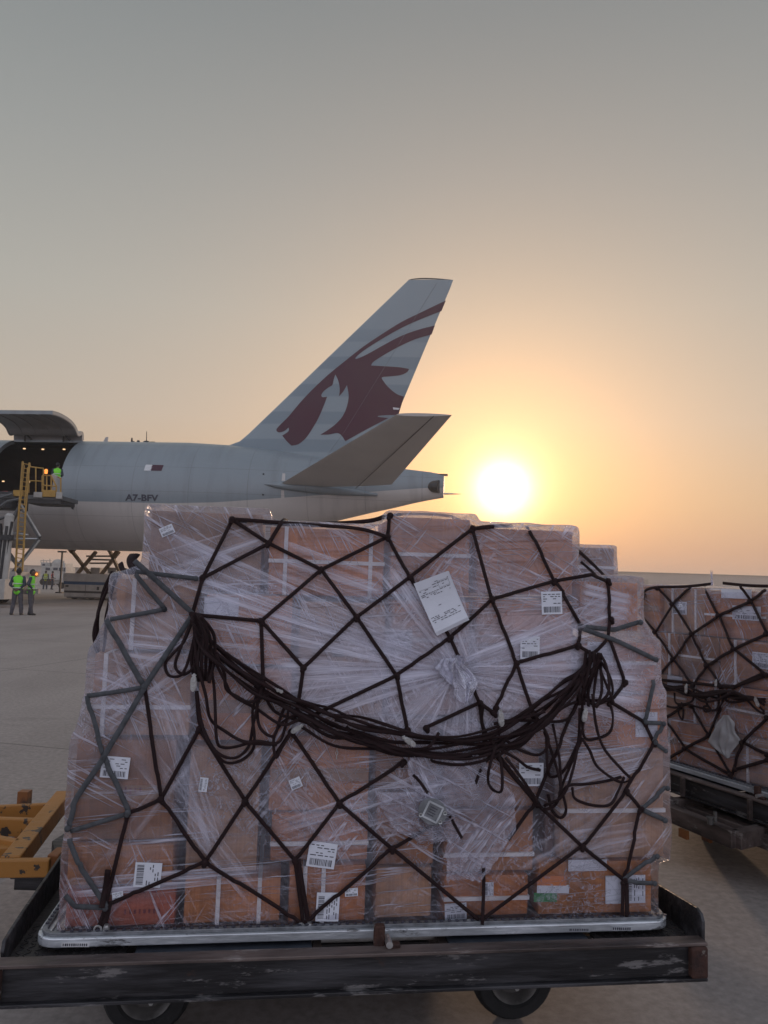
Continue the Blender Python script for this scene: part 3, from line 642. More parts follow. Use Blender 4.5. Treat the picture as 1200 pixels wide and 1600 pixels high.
# gathered knot: tuft of twisted film
sheet(bv1, F1, [(1022, 706, 716), (1036, 700, 722), (1050, 702, 734), (1064, 703, 742), (1080, 706, 738), (1094, 714, 728)], 'film_knot', fe, M['film_knot'], .014, .060, 12.7, 14, 18)
sheet(bv1, F1, [(1028, 690, 712), (1044, 676, 718), (1056, 688, 716), (1068, 700, 712)], 'film_knot', fe, M['film_knot'], .008, .024, 19.1, 12, 12)
def px_path(bv, fr, pts, lift=.011, n=9, vdef=.03, taut=True):
    """chord from point to point, pushed out where the load stands proud"""
    out = []
    for i in range(len(pts) - 1):
        a, b = pts[i], pts[i + 1]
        pa = hit(bv, fr, *a, vdef, lift); pb = hit(bv, fr, *b, vdef, lift)
        for k in range(n + (1 if i == len(pts) - 2 else 0)):
            t = k / n; L = pa.lerp(pb, t); x, y = a[0] + (b[0] - a[0]) * t, a[1] + (b[1] - a[1]) * t
            S = hit(bv, fr, x, y, vdef, lift)
            dl = (L - fr.o).dot(fr.V); ds = (S - fr.o).dot(fr.V)
            out.append(S if ds < dl or not taut else fr.wpx(x, y, dl))
    # relax
    for _ in range(3):
        o2 = [p.copy() for p in out]
        for k in range(1, len(out) - 1):
            a = (out[k - 1] + out[k + 1]) / 2; d = (a - out[k]).dot(fr.V)
            if d < 0: o2[k] = out[k] + fr.V * d
        out = o2
    return out

def turn_mat():
    m, t, o = newmat('film_turn'); uv = N_(t, 'ShaderNodeUVMap'); sp = N_(t, 'ShaderNodeSeparateXYZ'); t.links.new(uv.outputs[0], sp.inputs[0])
    oi = N_(t, 'ShaderNodeObjectInfo')
    cb = N_(t, 'ShaderNodeCombineXYZ'); t.links.new(math_(t, 'MULTIPLY', sp.outputs[0], 1.3), cb.inputs[0]); t.links.new(math_(t, 'MULTIPLY', sp.outputs[1], 42), cb.inputs[1]); t.links.new(math_(t, 'MULTIPLY', oi.outputs['Random'], 50), cb.inputs[2])
    n = N_(t, 'ShaderNodeTexNoise'); n.inputs['Scale'].default_value = 1; n.inputs['Detail'].default_value = 5; n.inputs['Roughness'].default_value = .68; n.inputs['Distortion'].default_value = .15; t.links.new(cb.outputs[0], n.inputs[0])
    op = ramp_(t, n.outputs[0], [(.38, .02), (.47, .14), (.55, .38), (.70, .85)])
    vc = N_(t, 'ShaderNodeVertexColor'); vc.layer_name = 'slack'      # thins out to nothing towards both ends, doubled at the rolled edges
    sc3 = N_(t, 'ShaderNodeSeparateXYZ'); t.links.new(vc.outputs[0], sc3.inputs[0])
    op = math_(t, 'MAXIMUM', op, math_(t, 'MULTIPLY', sc3.outputs[1], .45)); op = math_(t, 'MULTIPLY', op, sc3.outputs[0])
    bp = N_(t, 'ShaderNodeBump'); bp.inputs['Strength'].default_value = 1; bp.inputs['Distance'].default_value = .008; t.links.new(n.outputs[0], bp.inputs['Height'])
    df = N_(t, 'ShaderNodeBsdfDiffuse'); df.inputs[0].default_value = (.76, .75, .90, 1); t.links.new(bp.outputs[0], df.inputs['Normal'])
    gl = N_(t, 'ShaderNodeBsdfGlossy'); gl.inputs['Roughness'].default_value = .25; t.links.new(bp.outputs[0], gl.inputs['Normal'])
    g2 = N_(t, 'ShaderNodeMixShader'); g2.inputs[0].default_value = .12; t.links.new(df.outputs[0], g2.inputs[1]); t.links.new(gl.outputs[0], g2.inputs[2])
    tr = N_(t, 'ShaderNodeBsdfTransparent'); mx = N_(t, 'ShaderNodeMixShader'); t.links.new(op, mx.inputs[0]); t.links.new(tr.outputs[0], mx.inputs[1]); t.links.new(g2.outputs[0], mx.inputs[2]); t.links.new(mx.outputs[0], o.inputs[0])
    return m
M['turn'] = turn_mat()
def film_turn(bv, fr, par, a, b, wa, wb, st, lift, seed):
    """one turn of film pulled across the load from a to b (photo points), wa and wb wide at its ends"""
    d = Vector((b[0] - a[0], b[1] - a[1], 0)); L = d.length; d.normalize(); nn = Vector((-d.y, d.x, 0)); W = 8; n = max(10, int(L / 14)); cols = []
    for j in range(W + 1):
        q = j / W - .5
        w0, w1 = q * wa, q * wb; bend = 6 * noise.noise(Vector((seed, j * .25, 0)))
        cols.append(px_path(bv, fr, [(a[0] + nn.x * w0, a[1] + nn.y * w0), ((a[0] + b[0]) / 2 + nn.x * ((w0 + w1) / 2 + bend), (a[1] + b[1]) / 2 + nn.y * ((w0 + w1) / 2 + bend)), (b[0] + nn.x * w1, b[1] + nn.y * w1)], lift=lift, n=n, taut=False))
    k = len(cols[0]); vs = [c[i] for i in range(k) for c in cols]; m = MB()
    m.add(vs, [(i * (W + 1) + j, i * (W + 1) + j + 1, (i + 1) * (W + 1) + j + 1, (i + 1) * (W + 1) + j) for i in range(k - 1) for j in range(W)])
    o = m.build('film_turn', M['turn'], par, smooth='all'); me = o.data
    me.uv_layers.new(name='UVMap'); me.color_attributes.new('slack', 'FLOAT_COLOR', 'CORNER'); uv = me.uv_layers['UVMap']; ca = me.color_attributes['slack']
    Lm = (cols[0][-1] - cols[0][0]).length
    for p in me.polygons:
        for li in p.loop_indices:
            vi = me.loops[li].vertex_index; i, j = vi // (W + 1), vi % (W + 1); tt = i / (k - 1)
            uv.data[li].uv = (tt * Lm + seed * 3, (j / W - .5) * .5 * (wa + wb) * .0024)
            e = min(1, tt / .12, (1 - tt) / .12) * st; ed = 1.0 if j in (0, W) else 0.0
            ca.data[li].color = (e, ed, 0, 1)
TURNS = [((250, 862), (706, 1042), 80, 30, 1), ((300, 935), (706, 1047), 80, 20, 1), ((430, 1085), (706, 1049), 120, 16, 1), ((985, 945), (716, 1041), 60, 20, 1), ((1008, 1085), (716, 1050), 100, 18, 1), ((900, 1000), (716, 1045), 60, 20, .9),
    ((104, 1388), (430, 1362), 30, 22, 1.1), ((225, 1180), (400, 1405), 40, 30, .55), ((430, 1310), (730, 1215), 50, 60, .75), ((150, 1120), (330, 1000), 60, 50, .7), ((255, 1080), (335, 1340), 30, 36, .7), ((385, 1165), (560, 1350), 30, 36, .45),
    ((860, 1215), (1015, 1180), 60, 40, .9), ((245, 895), (420, 835), 60, 40, .7), ((600, 880), (716, 1040), 46, 18, .8), ((800, 1360), (1010, 1230), 36, 40, .4), ((560, 930), (600, 1130), 40, 40, .5), ((180, 1010), (420, 1040), 46, 60, .8),
    ((720, 1052), (700, 1190), 26, 120, .9), ((700, 1052), (600, 1130), 24, 90, .8), ((140, 1060), (300, 1120), 40, 34, .6), ((905, 935), (985, 950), 50, 40, .9), ((700, 880), (880, 935), 60, 46, .55), ((430, 870), (600, 930), 60, 60, .7),
    ((300, 1180), (200, 1300), 26, 30, .4), ((620, 1330), (480, 1200), 26, 36, .4), ((880, 1330), (1015, 1300), 60, 40, .6), ((690, 905), (735, 1040), 50, 34, .8), ((195, 935), (300, 1000), 40, 50, .6)]
for i, (a_, b_, wa, wb, st_) in enumerate(TURNS): film_turn(bv1, F1, fe, a_, b_, wa, wb, st_, .002 + .0012 * (i % 5), i * 1.7 + .3)

# ------------------------------------------------------------------ cargo net on the near load
RSEC = [(-1, 0), (-.8, -.85), (0, -1), (.8, -.85), (1, 0), (.8, .85), (0, 1), (-.8, .85)]
def ribbon(mb, pts, wd, th, fr, twist=0.0, seed=0):
    b = len(mb.v); k = len(pts)
    for i, p in enumerate(pts):
        t = (pts[min(i + 1, k - 1)] - pts[max(i - 1, 0)])
        if t.length < 1e-8: t = fr.U.copy()
        t.normalize(); n = -fr.V
        s = t.cross(n)
        if s.length < .05: s = fr.U.copy()
        s.normalize(); n2 = s.cross(t).normalized()
        if twist:
            a = twist * noise.noise(Vector((seed, i * .13, 0))) * 3
            s, n2 = s * math.cos(a) + n2 * math.sin(a), n2 * math.cos(a) - s * math.sin(a)
        for x, y in RSEC:
            mb.v.append(p + s * (x * wd / 2) + n2 * (y * th / 2))
    for i in range(k - 1):
        for j in range(8):
            mb.f.append((b + i * 8 + j, b + i * 8 + (j + 1) % 8, b + (i + 1) * 8 + (j + 1) % 8, b + (i + 1) * 8 + j)); mb.mi.append(0)
    mb.f.append(tuple(b + j for j in range(8))); mb.mi.append(0); e = b + (k - 1) * 8; mb.f.append(tuple(e + 7 - j for j in range(8))); mb.mi.append(0)
ND = dict(A=(363, 812), B=(420, 849), B2=(441, 814), C=(502, 890), D=(605, 839), D2=(609, 806), E=(317, 903), H=(301, 960), F=(408, 970), F2=(411, 1060), G=(557, 964),
 I=(474, 1043), I2=(464, 1112), J=(619, 1055), J2=(486, 1118), J3=(636, 1140), K=(640, 902), L=(738, 826), L2=(772, 823), M=(768, 936), N=(703, 996), O=(866, 908), P=(827, 829), Q=(907, 979),
 R=(806, 1036), S=(749, 1098), S2=(770, 1113), S3=(665, 1137), S4=(757, 1160), R2=(774, 1106), R3=(833, 1114), T=(902, 1008), U=(925, 1022), V=(948, 908), V0=(924, 898), W=(953, 968), X=(950, 996), Y=(975, 1066), Y2=(952, 1096),
 AA=(1006, 1128), AB=(1021, 1159), AC=(977, 1235), AD=(909, 1322), AE=(1000, 1263), AF=(974, 1374), AG=(836, 1253), AH=(530, 1254), AI=(612, 1325), AJ=(461, 1343), AK=(630, 1190), AL=(700, 1273),
 AM=(383, 1251), AN=(321, 1346), AO=(252, 1248), AP=(226, 1073), AQ=(166, 1413), AR=(200, 1271), H1=(312, 1138), H2=(455, 1143), b0=(155, 1449), b1=(474, 1443), b2=(750, 1439), b3=(972, 1434), AL2=(775, 1176), Z=(905, 1085), AG2=(794, 1312))
SEG = ['A-E', 'A-B', 'B-E', 'B-C', 'B-B2', 'C-D', 'C-F', 'C-G', 'D-K', 'D-D2', 'G-K', 'G-I', 'G-J', 'E-H', 'H-F', 'F-I', 'F-F2', 'I-I2', 'J-J2', 'J-J3', 'K-L', 'K-N', 'L-L2', 'N-M', 'N-J', 'N-S', 'M-L', 'M-O', 'M-R',
 'O-P', 'O-Q', 'O-V0', 'V0-V', 'V-W', 'W-X', 'X-Y', 'Y-Y2', 'R-T', 'R-R2', 'R-R3', 'S-S2', 'S-S3', 'S-S4', 'Q-T', 'T-U', 'Y2-AA', 'AA-AB', 'AB-AC', 'AC-AD', 'AC-AE', 'AE-AF', 'AF-AD', 'AF-b3', 'AD-AG', 'AD-b2', 'AG-AL2', 'AG-Z', 'AG-AG2',
 'AH-AK', 'AH-H2', 'AH-AI', 'AH-AJ', 'AI-AL', 'AI-b1', 'AI-b2', 'AJ-b1', 'AJ-AM', 'AM-H1', 'AM-H2', 'AM-AN', 'AN-AO', 'AN-b1', 'AN-AQ', 'AO-H1', 'AO-AP', 'AO-AR', 'AR-AQ', 'AQ-b0', 'S4-AG', 'U-X']
net = empty('cargo_net', F1.o, F1.a, label='dark red webbing net with grey side straps lashed over the near load', cat='cargo net')
nb = MB()
for s in SEG:
    a, b = s.split('-'); ln = math.hypot(ND[a][0] - ND[b][0], ND[a][1] - ND[b][1])
    ribbon(nb, px_path(bv1, F1, [ND[a], ND[b]], n=max(3, int(ln / 9))), .0138, .005, F1)
for a, b in (('AJ', 'b1'), ('AF', 'b3'), ('AQ', 'b0')):      # doubled straps down to the studs
    ribbon(nb, px_path(bv1, F1, [(ND[a][0] + 5, ND[a][1]), (ND[b][0] + 8, ND[b][1])], n=8, lift=.012), .017, .005, F1)
for k, (x, y) in ND.items():
    if k in ('b0', 'b1', 'b2', 'b3', 'V0', 'X', 'L2', 'B2', 'AL2', 'Z', 'P', 'AG2'): continue
    p = hit(bv1, F1, x, y, .03, .012); rn = random.Random(k)
    nb.ball(p, .0128, 8, 6, (1, .75, 1)); nb.ball(p + F1.U * rn.uniform(-.008, .008) + Vector((0, 0, -.010)), .0095, 7, 5)
# top lines running over the load
def world_path(pts, wd=.018): ribbon(nb, spline(pts, 5), wd, .006, F1)
tz = lambda x, y, v_: F1.wpx(x, y, v_)
world_path([tz(363, 812, .10), tz(440, 818, .2), tz(520, 818, .3), tz(576, 814, .3), tz(606, 806, .22)])
world_path([tz(363, 811, .10), tz(470, 819, .12), tz(560, 826, .10), tz(605, 839, .08)], .014)
world_path([tz(606, 806, .10), tz(640, 803, .4), tz(700, 806, .6), tz(738, 822, .4)], .012)
world_path([tz(738, 826, .10), tz(772, 822, .13), tz(800, 822, .5)], .015); world_path([tz(828, 835, .10), tz(826, 826, .3), tz(822, 824, .6)], .015); world_path([tz(420, 849, .10), tz(441, 815, .13), tz(448, 812, .4)], .015)
world_path([tz(903, 860, .6), tz(930, 885, .55), tz(952, 908, .40)], .016); world_path([tz(908, 878, .35), tz(925, 893, .3), tz(940, 908, .2)], .012)
nb.build('webbing', M['web'], net, smooth='all')
# grey straps pulled round the ends of the load
def gp(pts, wd=.016, lift=.012):
    gb = MB(); ribbon(gb, px_path(bv1, F1, pts, lift=lift, n=10), wd, .008, F1)
    p_ = hit(bv1, F1, *pts[-1], .03, lift + .004); gb.ball(p_, wd * .62, 8, 6, (1, .8, 1)); gb.build('side_strap', M['web_grey'], net, smooth='all')
gp([(210, 876), (302, 959), (226, 1074), (163, 1182), (118, 1250), (108, 1292)], .019, .016)
gp([(212, 893), (307, 904)]); gp([(212, 897), (258, 952)], .016); gp([(172, 968), (258, 952)]); gp([(166, 968), (226, 1072)], .019)
gp([(136, 1087), (226, 1074)]); gp([(163, 1182), (201, 1268)], .018); gp([(110, 1299), (200, 1271)]); gp([(109, 1310), (125, 1350), (166, 1412)], .018); gp([(102, 1399), (115, 1414), (166, 1416)], .018)
gp([(136, 1087), (163, 1182)], .016); gp([(907, 979), (960, 984), (998, 972)], .018); gp([(907, 981), (960, 1000), (1022, 1030)], .018); gp([(1020, 1062), (1006, 1127)]); gp([(1006, 1129), (1034, 1130)]); gp([(1034, 1131), (1021, 1159)]); gp([(1021, 1160), (1037, 1172)], .015)
gp([(1001, 1262), (1040, 1230)]); gp([(1001, 1264), (1036, 1280)], .018); gp([(974, 1374), (1024, 1336)]); gp([(975, 1377), (1020, 1378)])
# slack gathered in a swag across the front
sb = MB()
def cord(pts, wd=.013, th=.006, lift=.03, tw=.35, seed=0, n=5):
    P = []
    for i, (x, y) in enumerate(pts): P.append(hit(bv1, F1, x, y, .03, lift * (1 + .5 * math.sin(i * 1.7 + seed))))
    ribbon(sb, spline(P, n), wd, th, F1, tw, seed)
swag = [(303, 968), (318, 1000), (350, 1030), (398, 1062), (440, 1084), (480, 1104), (520, 1124), (562, 1138), (610, 1150), (660, 1156), (710, 1158), (760, 1152), (800, 1138), (840, 1112), (878, 1078), (905, 1050), (922, 1024)]
for i in range(12):
    rn = random.Random(100 + i); off = rn.uniform(-15, 19); ph = rn.uniform(0, 6)
    a, b = (0, len(swag)) if i < 7 else (rn.randint(0, 7), rn.randint(10, len(swag)))
    pts = []
    for k in range(a, b):
        x, y = swag[k]; e = math.sin(math.pi * k / (len(swag) - 1)) * .9 + .25
        pass
        pts.append((x + rn.uniform(-3, 3), y + off * e + rn.uniform(-4, 4) * e + (6 * math.sin(k * 1.1 + ph) if i % 2 == 0 else 0)))
    cord(pts, rn.choice((.010, .012, .013)), .005, .012 + .05 * rn.random(), .5, i)
LOOPS = [
 [(303, 965), (290, 1000), (272, 1020), (259, 1037), (266, 1054), (286, 1052), (298, 1022), (306, 985)],
 [(300, 975), (285, 1010), (275, 1040), (290, 1052), (312, 1030), (318, 990)],
 [(306, 975), (325, 1010), (334, 1060), (338, 1092), (341, 1150), (350, 1165), (372, 1163), (400, 1152), (433, 1156), (444, 1140), (452, 1100)],
 [(308, 1078), (312, 1130), (330, 1165), (352, 1187), (375, 1187), (394, 1172), (398, 1150), (395, 1110), (404, 1075)],
 [(309, 1078), (316, 1128), (338, 1168), (366, 1180), (388, 1166), (396, 1130), (404, 1095), (410, 1070)],
 [(304, 970), (310, 1030), (324, 1080), (330, 1120), (352, 1140), (385, 1154), (433, 1158)],
 [(320, 990), (345, 1012), (372, 1032), (402, 1052), (444, 1078), (474, 1098)],
 [(322, 1000), (352, 1060), (365, 1085), (400, 1105), (440, 1128), (470, 1120)],
 [(340, 1020), (352, 1050), (354, 1075), (372, 1085), (392, 1092), (420, 1084)],
 [(410, 1062), (416, 1090), (432, 1112), (470, 1124), (520, 1140), (570, 1150)],
 [(404, 1070), (402, 1110), (408, 1135), (428, 1146), (438, 1120), (446, 1100)],
 [(455, 1143), (440, 1165), (431, 1176), (428, 1150), (440, 1128), (462, 1112)],
 [(540, 1134), (570, 1158), (620, 1176), (670, 1180), (735, 1180), (770, 1172)],
 [(560, 1150), (620, 1172), (668, 1176), (676, 1188), (720, 1190), (768, 1178), (812, 1158)],
 [(470, 1130), (520, 1160), (580, 1168), (640, 1166), (665, 1160), (682, 1142), (675, 1158)],
 [(922, 1024), (900, 1050), (880, 1062), (850, 1085), (800, 1120), (770, 1130)],
 [(920, 1024), (905, 1060), (880, 1080), (860, 1100), (815, 1160), (780, 1168)],
 [(925, 1024), (938, 1060), (946, 1092), (944, 1092), (905, 1094), (870, 1104), (840, 1130), (790, 1160)],
 [(922, 1026), (908, 1070), (905, 1120), (912, 1152), (932, 1152), (948, 1140), (953, 1115), (948, 1092)],
 [(928, 1024), (944, 1055), (950, 1085), (925, 1100), (906, 1078), (900, 1050)],
 [(915, 1080), (922, 1130), (940, 1168), (966, 1200), (972, 1210), (958, 1216), (930, 1196), (913, 1168), (900, 1150)],
 [(905, 1150), (888, 1195), (872, 1240), (884, 1224), (910, 1222), (945, 1219), (968, 1212)],
 [(888, 1226), (896, 1246), (920, 1254), (944, 1251), (960, 1234), (972, 1212)],
 [(846, 1140), (860, 1180), (866, 1220), (860, 1250), (845, 1262), (836, 1250)],
 [(862, 1130), (870, 1180), (872, 1225), (882, 1262), (874, 1276), (858, 1262), (852, 1238)],
 [(850, 1150), (848, 1190), (856, 1210), (880, 1200), (900, 1150), (908, 1108)],
 [(768, 1160), (757, 1195), (760, 1220), (769, 1232), (776, 1226), (777, 1190), (772, 1160)],
 [(775, 1130), (776, 1160), (752, 1198), (740, 1222)],
 [(750, 1098), (752, 1130), (770, 1162), (800, 1180), (820, 1195), (842, 1202)],
 [(900, 1104), (900, 1150), (886, 1195), (870, 1236), (846, 1256)],
 [(776, 1125), (820, 1124), (880, 1122), (905, 1085)],
 [(832, 1114), (850, 1150), (838, 1175), (810, 1170), (782, 1150)],
 [(783, 1178), (800, 1200), (838, 1252)],
]
for i, L in enumerate(LOOPS): cord(L, .0112, .005, .022 + .012 * (i % 3), .45, 50 + i, 6)
for i in range(7):        # throat of each hanging bunch
    cord([(300 + i * 3, 955 + i), (306 + i * 5, 990), (300 + i * 6, 1030), (306 + i * 4, 1062)], .012, .006, .03 + .006 * i, .5, 90 + i)
    cord([(914 + i * 3, 1014 + i), (908 + i * 5, 1040), (898 + i * 6, 1075), (902 + i * 3, 1100)], .012, .006, .03 + .006 * i, .5, 80 + i)
# slack hanging at the left end and over the upper left corner
def wcord(pts, wd=.013): ribbon(sb, spline(pts, 5), wd, .006, F1, .4, 5)
for k in range(5):
    o_ = k * 1.6; vv_ = .16 + .05 * k; g_ = random.Random(k + 60); J = lambda: g_.uniform(-2, 2)
    wcord([tz(181 - o_, 893, vv_), tz(168 - o_ + J(), 922, vv_), tz(154 + J(), 956, vv_ + .02), tz(147 + o_ + J(), 988, vv_ + .02), tz(150 + o_, 1014 + 3 * k, vv_), tz(158 + o_ * .5, 1034 - 4 * k, vv_ - .01), tz(163 + o_ * .4, 1005 - 3 * k, vv_ - .02), tz(166 + J(), 965, vv_ - .02), tz(175 + J(), 925, vv_), tz(184, 896, vv_)], .0095)
for k in range(4): wcord([tz(206 + 3 * k, 866, .2), tz(202 + 2 * k, 876, .13), tz(207 + 3 * k, 888 + k, .1), tz(222 + 2 * k, 892, .1)], .02)
wcord([tz(188, 880, .2), tz(192, 890, .16), tz(203, 894, .12), tz(212, 893, .1)], .02)
# pulled cord ends by the lock plate
cord([(641, 1204), (652, 1216), (663, 1231)], .011, .005, .062, 0, 3); cord([(700, 1272), (707, 1284), (715, 1300)], .011, .005, .064, 0, 3); cord([(752, 1352), (754, 1385), (750, 1439)], .013, .006, .03, .2, 3)
cord([(171, 1356), (166, 1385), (163, 1405), (162, 1413)], .020, .008, .02, .1, 3)
sb.build('slack_swag', M['web'], net, smooth='all')
# metal hooks
def hook(x, y, ang, ln=.055, lift=.06, bvh=bv1, fr=F1, par=net):
    ln *= .8
    c = hit(bvh, fr, x, y, .03, lift); m = MB(); U = fr.U; Z = Vector((0, 0, 1))
    X = U * math.cos(ang) + Z * math.sin(ang); Y = -U * math.sin(ang) + Z * math.cos(ang)
    q = []
    for k in range(24):
        a = 2 * math.pi * k / 24; q.append(c + X * (math.cos(a) * ln * (.26 - .07 * math.cos(2 * a + math.pi) * 0 - .06 * abs(math.cos(a)) ** 3)) + Y * (math.sin(a) * ln * .52))
    m.prism(q, -fr.V * .007)
    for s_ in (1, -1):
        m.tube([c - fr.V * .008 + Y * (s_ * ln * .27) + X * (ln * .13 * math.cos(t)) + Y * (ln * .13 * math.sin(t)) for t in [k * math.pi / 6 for k in range(12)]], .0035, 6, closed=True, nv=fr.V)
    m.tube([c + Y * ln * .5 - X * ln * .1, c + Y * ln * .62, c + Y * ln * .5 + X * ln * .12], .004, 6, nv=fr.V)
    m.build('hook', M['steel'], par, smooth=True)
hook(306, 1064, 0, .065, .07); hook(634, 1151, 1.0, .06, .085); hook(773, 1117, .1, .065, .08); hook(900, 1112, -.2, .055, .08); hook(462, 1132, -1.0, .05, .085); hook(437, 1076, 1.2, .03, .05)
def stud(x, y, fr=F1, vv=.028, par=net):
    p = fr.wpx(x, y, vv); m = MB(); m.cyl(p + Vector((0, 0, -.012)), p + Vector((0, 0, .012)), .011, 10); m.cyl(p + Vector((0, 0, .012)), p + Vector((0, 0, .018)), .007, 10)
    q = p - fr.U * .028; m.tube([q + fr.U * .012 * math.cos(a * .7) + Vector((0, 0, .014 * math.sin(a * .7))) for a in range(9)], .0035, 6, closed=True, nv=fr.V)
    m.build('stud', M['steel'], par, smooth=True)
for x, y in ((166, 1453), (483, 1449), (745, 1443), (981, 1438)): stud(x, y)
tg = MB(); c = hit(bv1, F1, 526, 1172, .03, .01); tg.tube([c + Vector((0, 0, .02)), c], .0012, 5); tg.tube([c + Vector((0, 0, -.008 + .008 * math.cos(a * .8))) + F1.U * .004 * math.sin(a * .8) for a in range(8)], .0015, 5, closed=True); tg.tube([c + Vector((0, 0, -.016)), c + Vector((0, 0, -.03))], .002, 5)
tg.build('split_pin', M['steel'], net)

# lock plate with riveted tag
lp = empty('lock_plate', hit(bv1, F1, 672, 1262, .03, .045), F1.a, label='round metal plate with riveted square tag caught under the net', cat='metal plate')
c = hit(bv1, F1, 672, 1262, .03, .045); m = MB(); Z = Vector((0, 0, 1)); an = -.45
X = F1.U * math.cos(an) + Z * math.sin(an); Y = -F1.U * math.sin(an) + Z * math.cos(an)
m.prism([c + X * (math.cos(a * math.pi / 14) * .054) + Y * (math.sin(a * math.pi / 14) * .045) for a in range(28)], -F1.V * .006); m.build('disc', M['alu_dirty'], lp, bevel=.0015)
m = MB(); q = .028
for a, b in (((-q, -q), (q, -q)), ((q, -q), (q, q)), ((q, q), (-q, q)), ((-q, q), (-q, -q))): m.beam(c + X * a[0] + Y * a[1] - F1.V * .008, c + X * b[0] + Y * b[1] - F1.V * .008, .006, .004, up=F1.V)
m.build('tag_frame', M['alu'], lp)
m = MB()
for i in range(4): m.beam(c + X * (-.016) + Y * (.014 - i * .009) - F1.V * .0075, c + X * (.012 - .004 * (i % 2)) + Y * (.014 - i * .009) - F1.V * .0075, .003, .002, up=F1.V)
m.build('engraving', M['ink'], lp)
for i, (a, b) in enumerate(((-.035, -.028), (.04, -.02), (.042, .015))):
    m = MB(); m.tube([c + X * (a + .006 * math.cos(t)) + Y * (b + .006 * math.sin(t)) - F1.V * .008 for t in [k * .8 for k in range(8)]], .0022, 5, closed=True); m.build('rivet', M['steel'], lp)

# document tied to the net
dv = .0
P4 = [(646, 912), (698, 892), (730, 964), (680, 989)]
docv = (hit(bv1, F1, 690, 940, .03, .03) - F1.o).dot(F1.V)
doc = empty('document', F1.wpx(680, 940, docv), F1.a, label='tilted white printed document sheets tied to the net on the near load', cat='document')
for k in range(3):
    m = MB(); pp = [F1.wpx(x + k * 1.2, y + k * 2.2 * (i > 1), docv + .002 * k) for i, (x, y) in enumerate(P4)]
    # gently curled sheet
    g_ = []; n = 10
    for j in range(n + 1):
        for i in range(n + 1):
            a, b = i / n, j / n; p = pp[0].lerp(pp[1], a).lerp(pp[3].lerp(pp[2], a), b)
            g_.append(p - F1.V * (.010 * (b - .5) ** 2 * 4 * (.5 + a) * (1 - .2 * k)))
    m.add(g_, [(j * (n + 1) + i, j * (n + 1) + i + 1, (j + 1) * (n + 1) + i + 1, (j + 1) * (n + 1) + i) for j in range(n) for i in range(n)])
    sh = m.build('sheet', M['paper'], doc, smooth='all')
    if k == 0:
        t = MB()
        def dq(a, b, ww, hh):
            q = []
            for x, y in ((a, b), (a + ww, b), (a + ww, b + hh), (a, b + hh)):
                p = pp[0].lerp(pp[1], x).lerp(pp[3].lerp(pp[2], x), y); q.append(p - F1.V * (.010 * (y - .5) ** 2 * 4 * (.5 + x) + .0012))
            t.add(q, [(0, 1, 2, 3)])
        rn = random.Random(5)
        for (b, a0, a1) in [(.10, .55, .95), (.14, .45, .95), (.19, .05, .3), (.19, .45, .6), (.19, .66, .95), (.235, .05, .25), (.235, .5, .62), (.27, .05, .95), (.30, .05, .5), (.33, .1, .9), (.36, .1, .25), (.72, .06, .95), (.75, .06, .95), (.78, .06, .8), (.82, .1, .9)]:
            a = a0
            while a < a1 - .02:
                l = rn.uniform(.04, .12)
                if rn.random() < .8: dq(a, b, min(l, a1 - a), .012)
                a += l + .025
        for a, b, ww, hh in ((.62, .12, .32, .004), (.62, .25, .32, .004), (.62, .12, .006, .13), (.93, .12, .006, .13), (.05, .175, .35, .004), (.4, .55, .08, .01)): dq(a, b, ww, hh)
        t.build('printing', M['ink'], sh)

# ------------------------------------------------------------------ aluminium pallets and dollies
def pallet(fr, W, D, label, sticker=None):
    e = empty('cargo_pallet', fr.w(W / 2, D / 2, .49), fr.a, label=label, cat='pallet')
    MM = lambda u, v, z: Matrix.Translation(fr.w(u, v, z)) @ Matrix.Rotation(fr.a, 4, 'Z')
    m = MB(); m.box((0, 0, 0), (W - .10, D - .10, .012), MM(W / 2, D / 2, .514)); m.build('sheet', M['alu_dirty'], e)
    # rounded edge rail, with seat track holes
    cr = .07; path = []
    for (cu, cv, a0) in ((W - cr, cr, -90), (W - cr, D - cr, 0), (cr, D - cr, 90), (cr, cr, 180)):
        for k in range(6): a = R(a0 + k * 18); path.append((cu + cr * math.cos(a), cv + cr * math.sin(a)))
    def ring(inset, z0, z1, inset2, name, mat, bev=0):
        m = MB(); n = len(path)
        def off(p, d):
            x = min(max(p[0], cr), W - cr); y = min(max(p[1], cr), D - cr); q = Vector((p[0] - x, p[1] - y)); q = q.normalized() * (cr - d) if q.length > 1e-6 else q
            return fr.w(x + q.x, y + q.y, 0)
        A = [off(p, inset) for p in path]; B = [off(p, min(inset2, cr - .001)) for p in path]
        Zv = Vector((0, 0, 1)); vs = [p + Zv * z0 for p in A] + [p + Zv * z1 for p in A] + [p + Zv * z1 for p in B] + [p + Zv * z0 for p in B]
        fs = []
        for i in range(n):
            j = (i + 1) % n
            for k in range(4): fs.append((k * n + i, k * n + j, ((k + 1) % 4) * n + j, ((k + 1) % 4) * n + i))
        m.add(vs, fs); return m.build(name, mat, e, bevel=bev)
    ring(0, .490, .520, .045, 'edge_rail', M['alu'], .004); ring(.012, .5205, .532, .030, 'seat_track', M['alu_dirty'], .002)
    m = MB()
    for i in range(int(W / .028) - 3):
        p = fr.w(.09 + i * .028, .021, .5335); m.cyl(p, p + Vector((0, 0, .003)), .007, 8)
    for i in range(int(D / .028) - 3):
        for uu in (.021, W - .021):
            p = fr.w(uu, .09 + i * .028, .5335); m.cyl(p, p + Vector((0, 0, .003)), .007, 6)
    o = m.build('track_hole', M['ink'], e); o['kind'] = 'stuff'
    return e
pal = pallet(F1, 2.24, 3.18, 'flat aluminium cargo pallet under the near wrapped load')
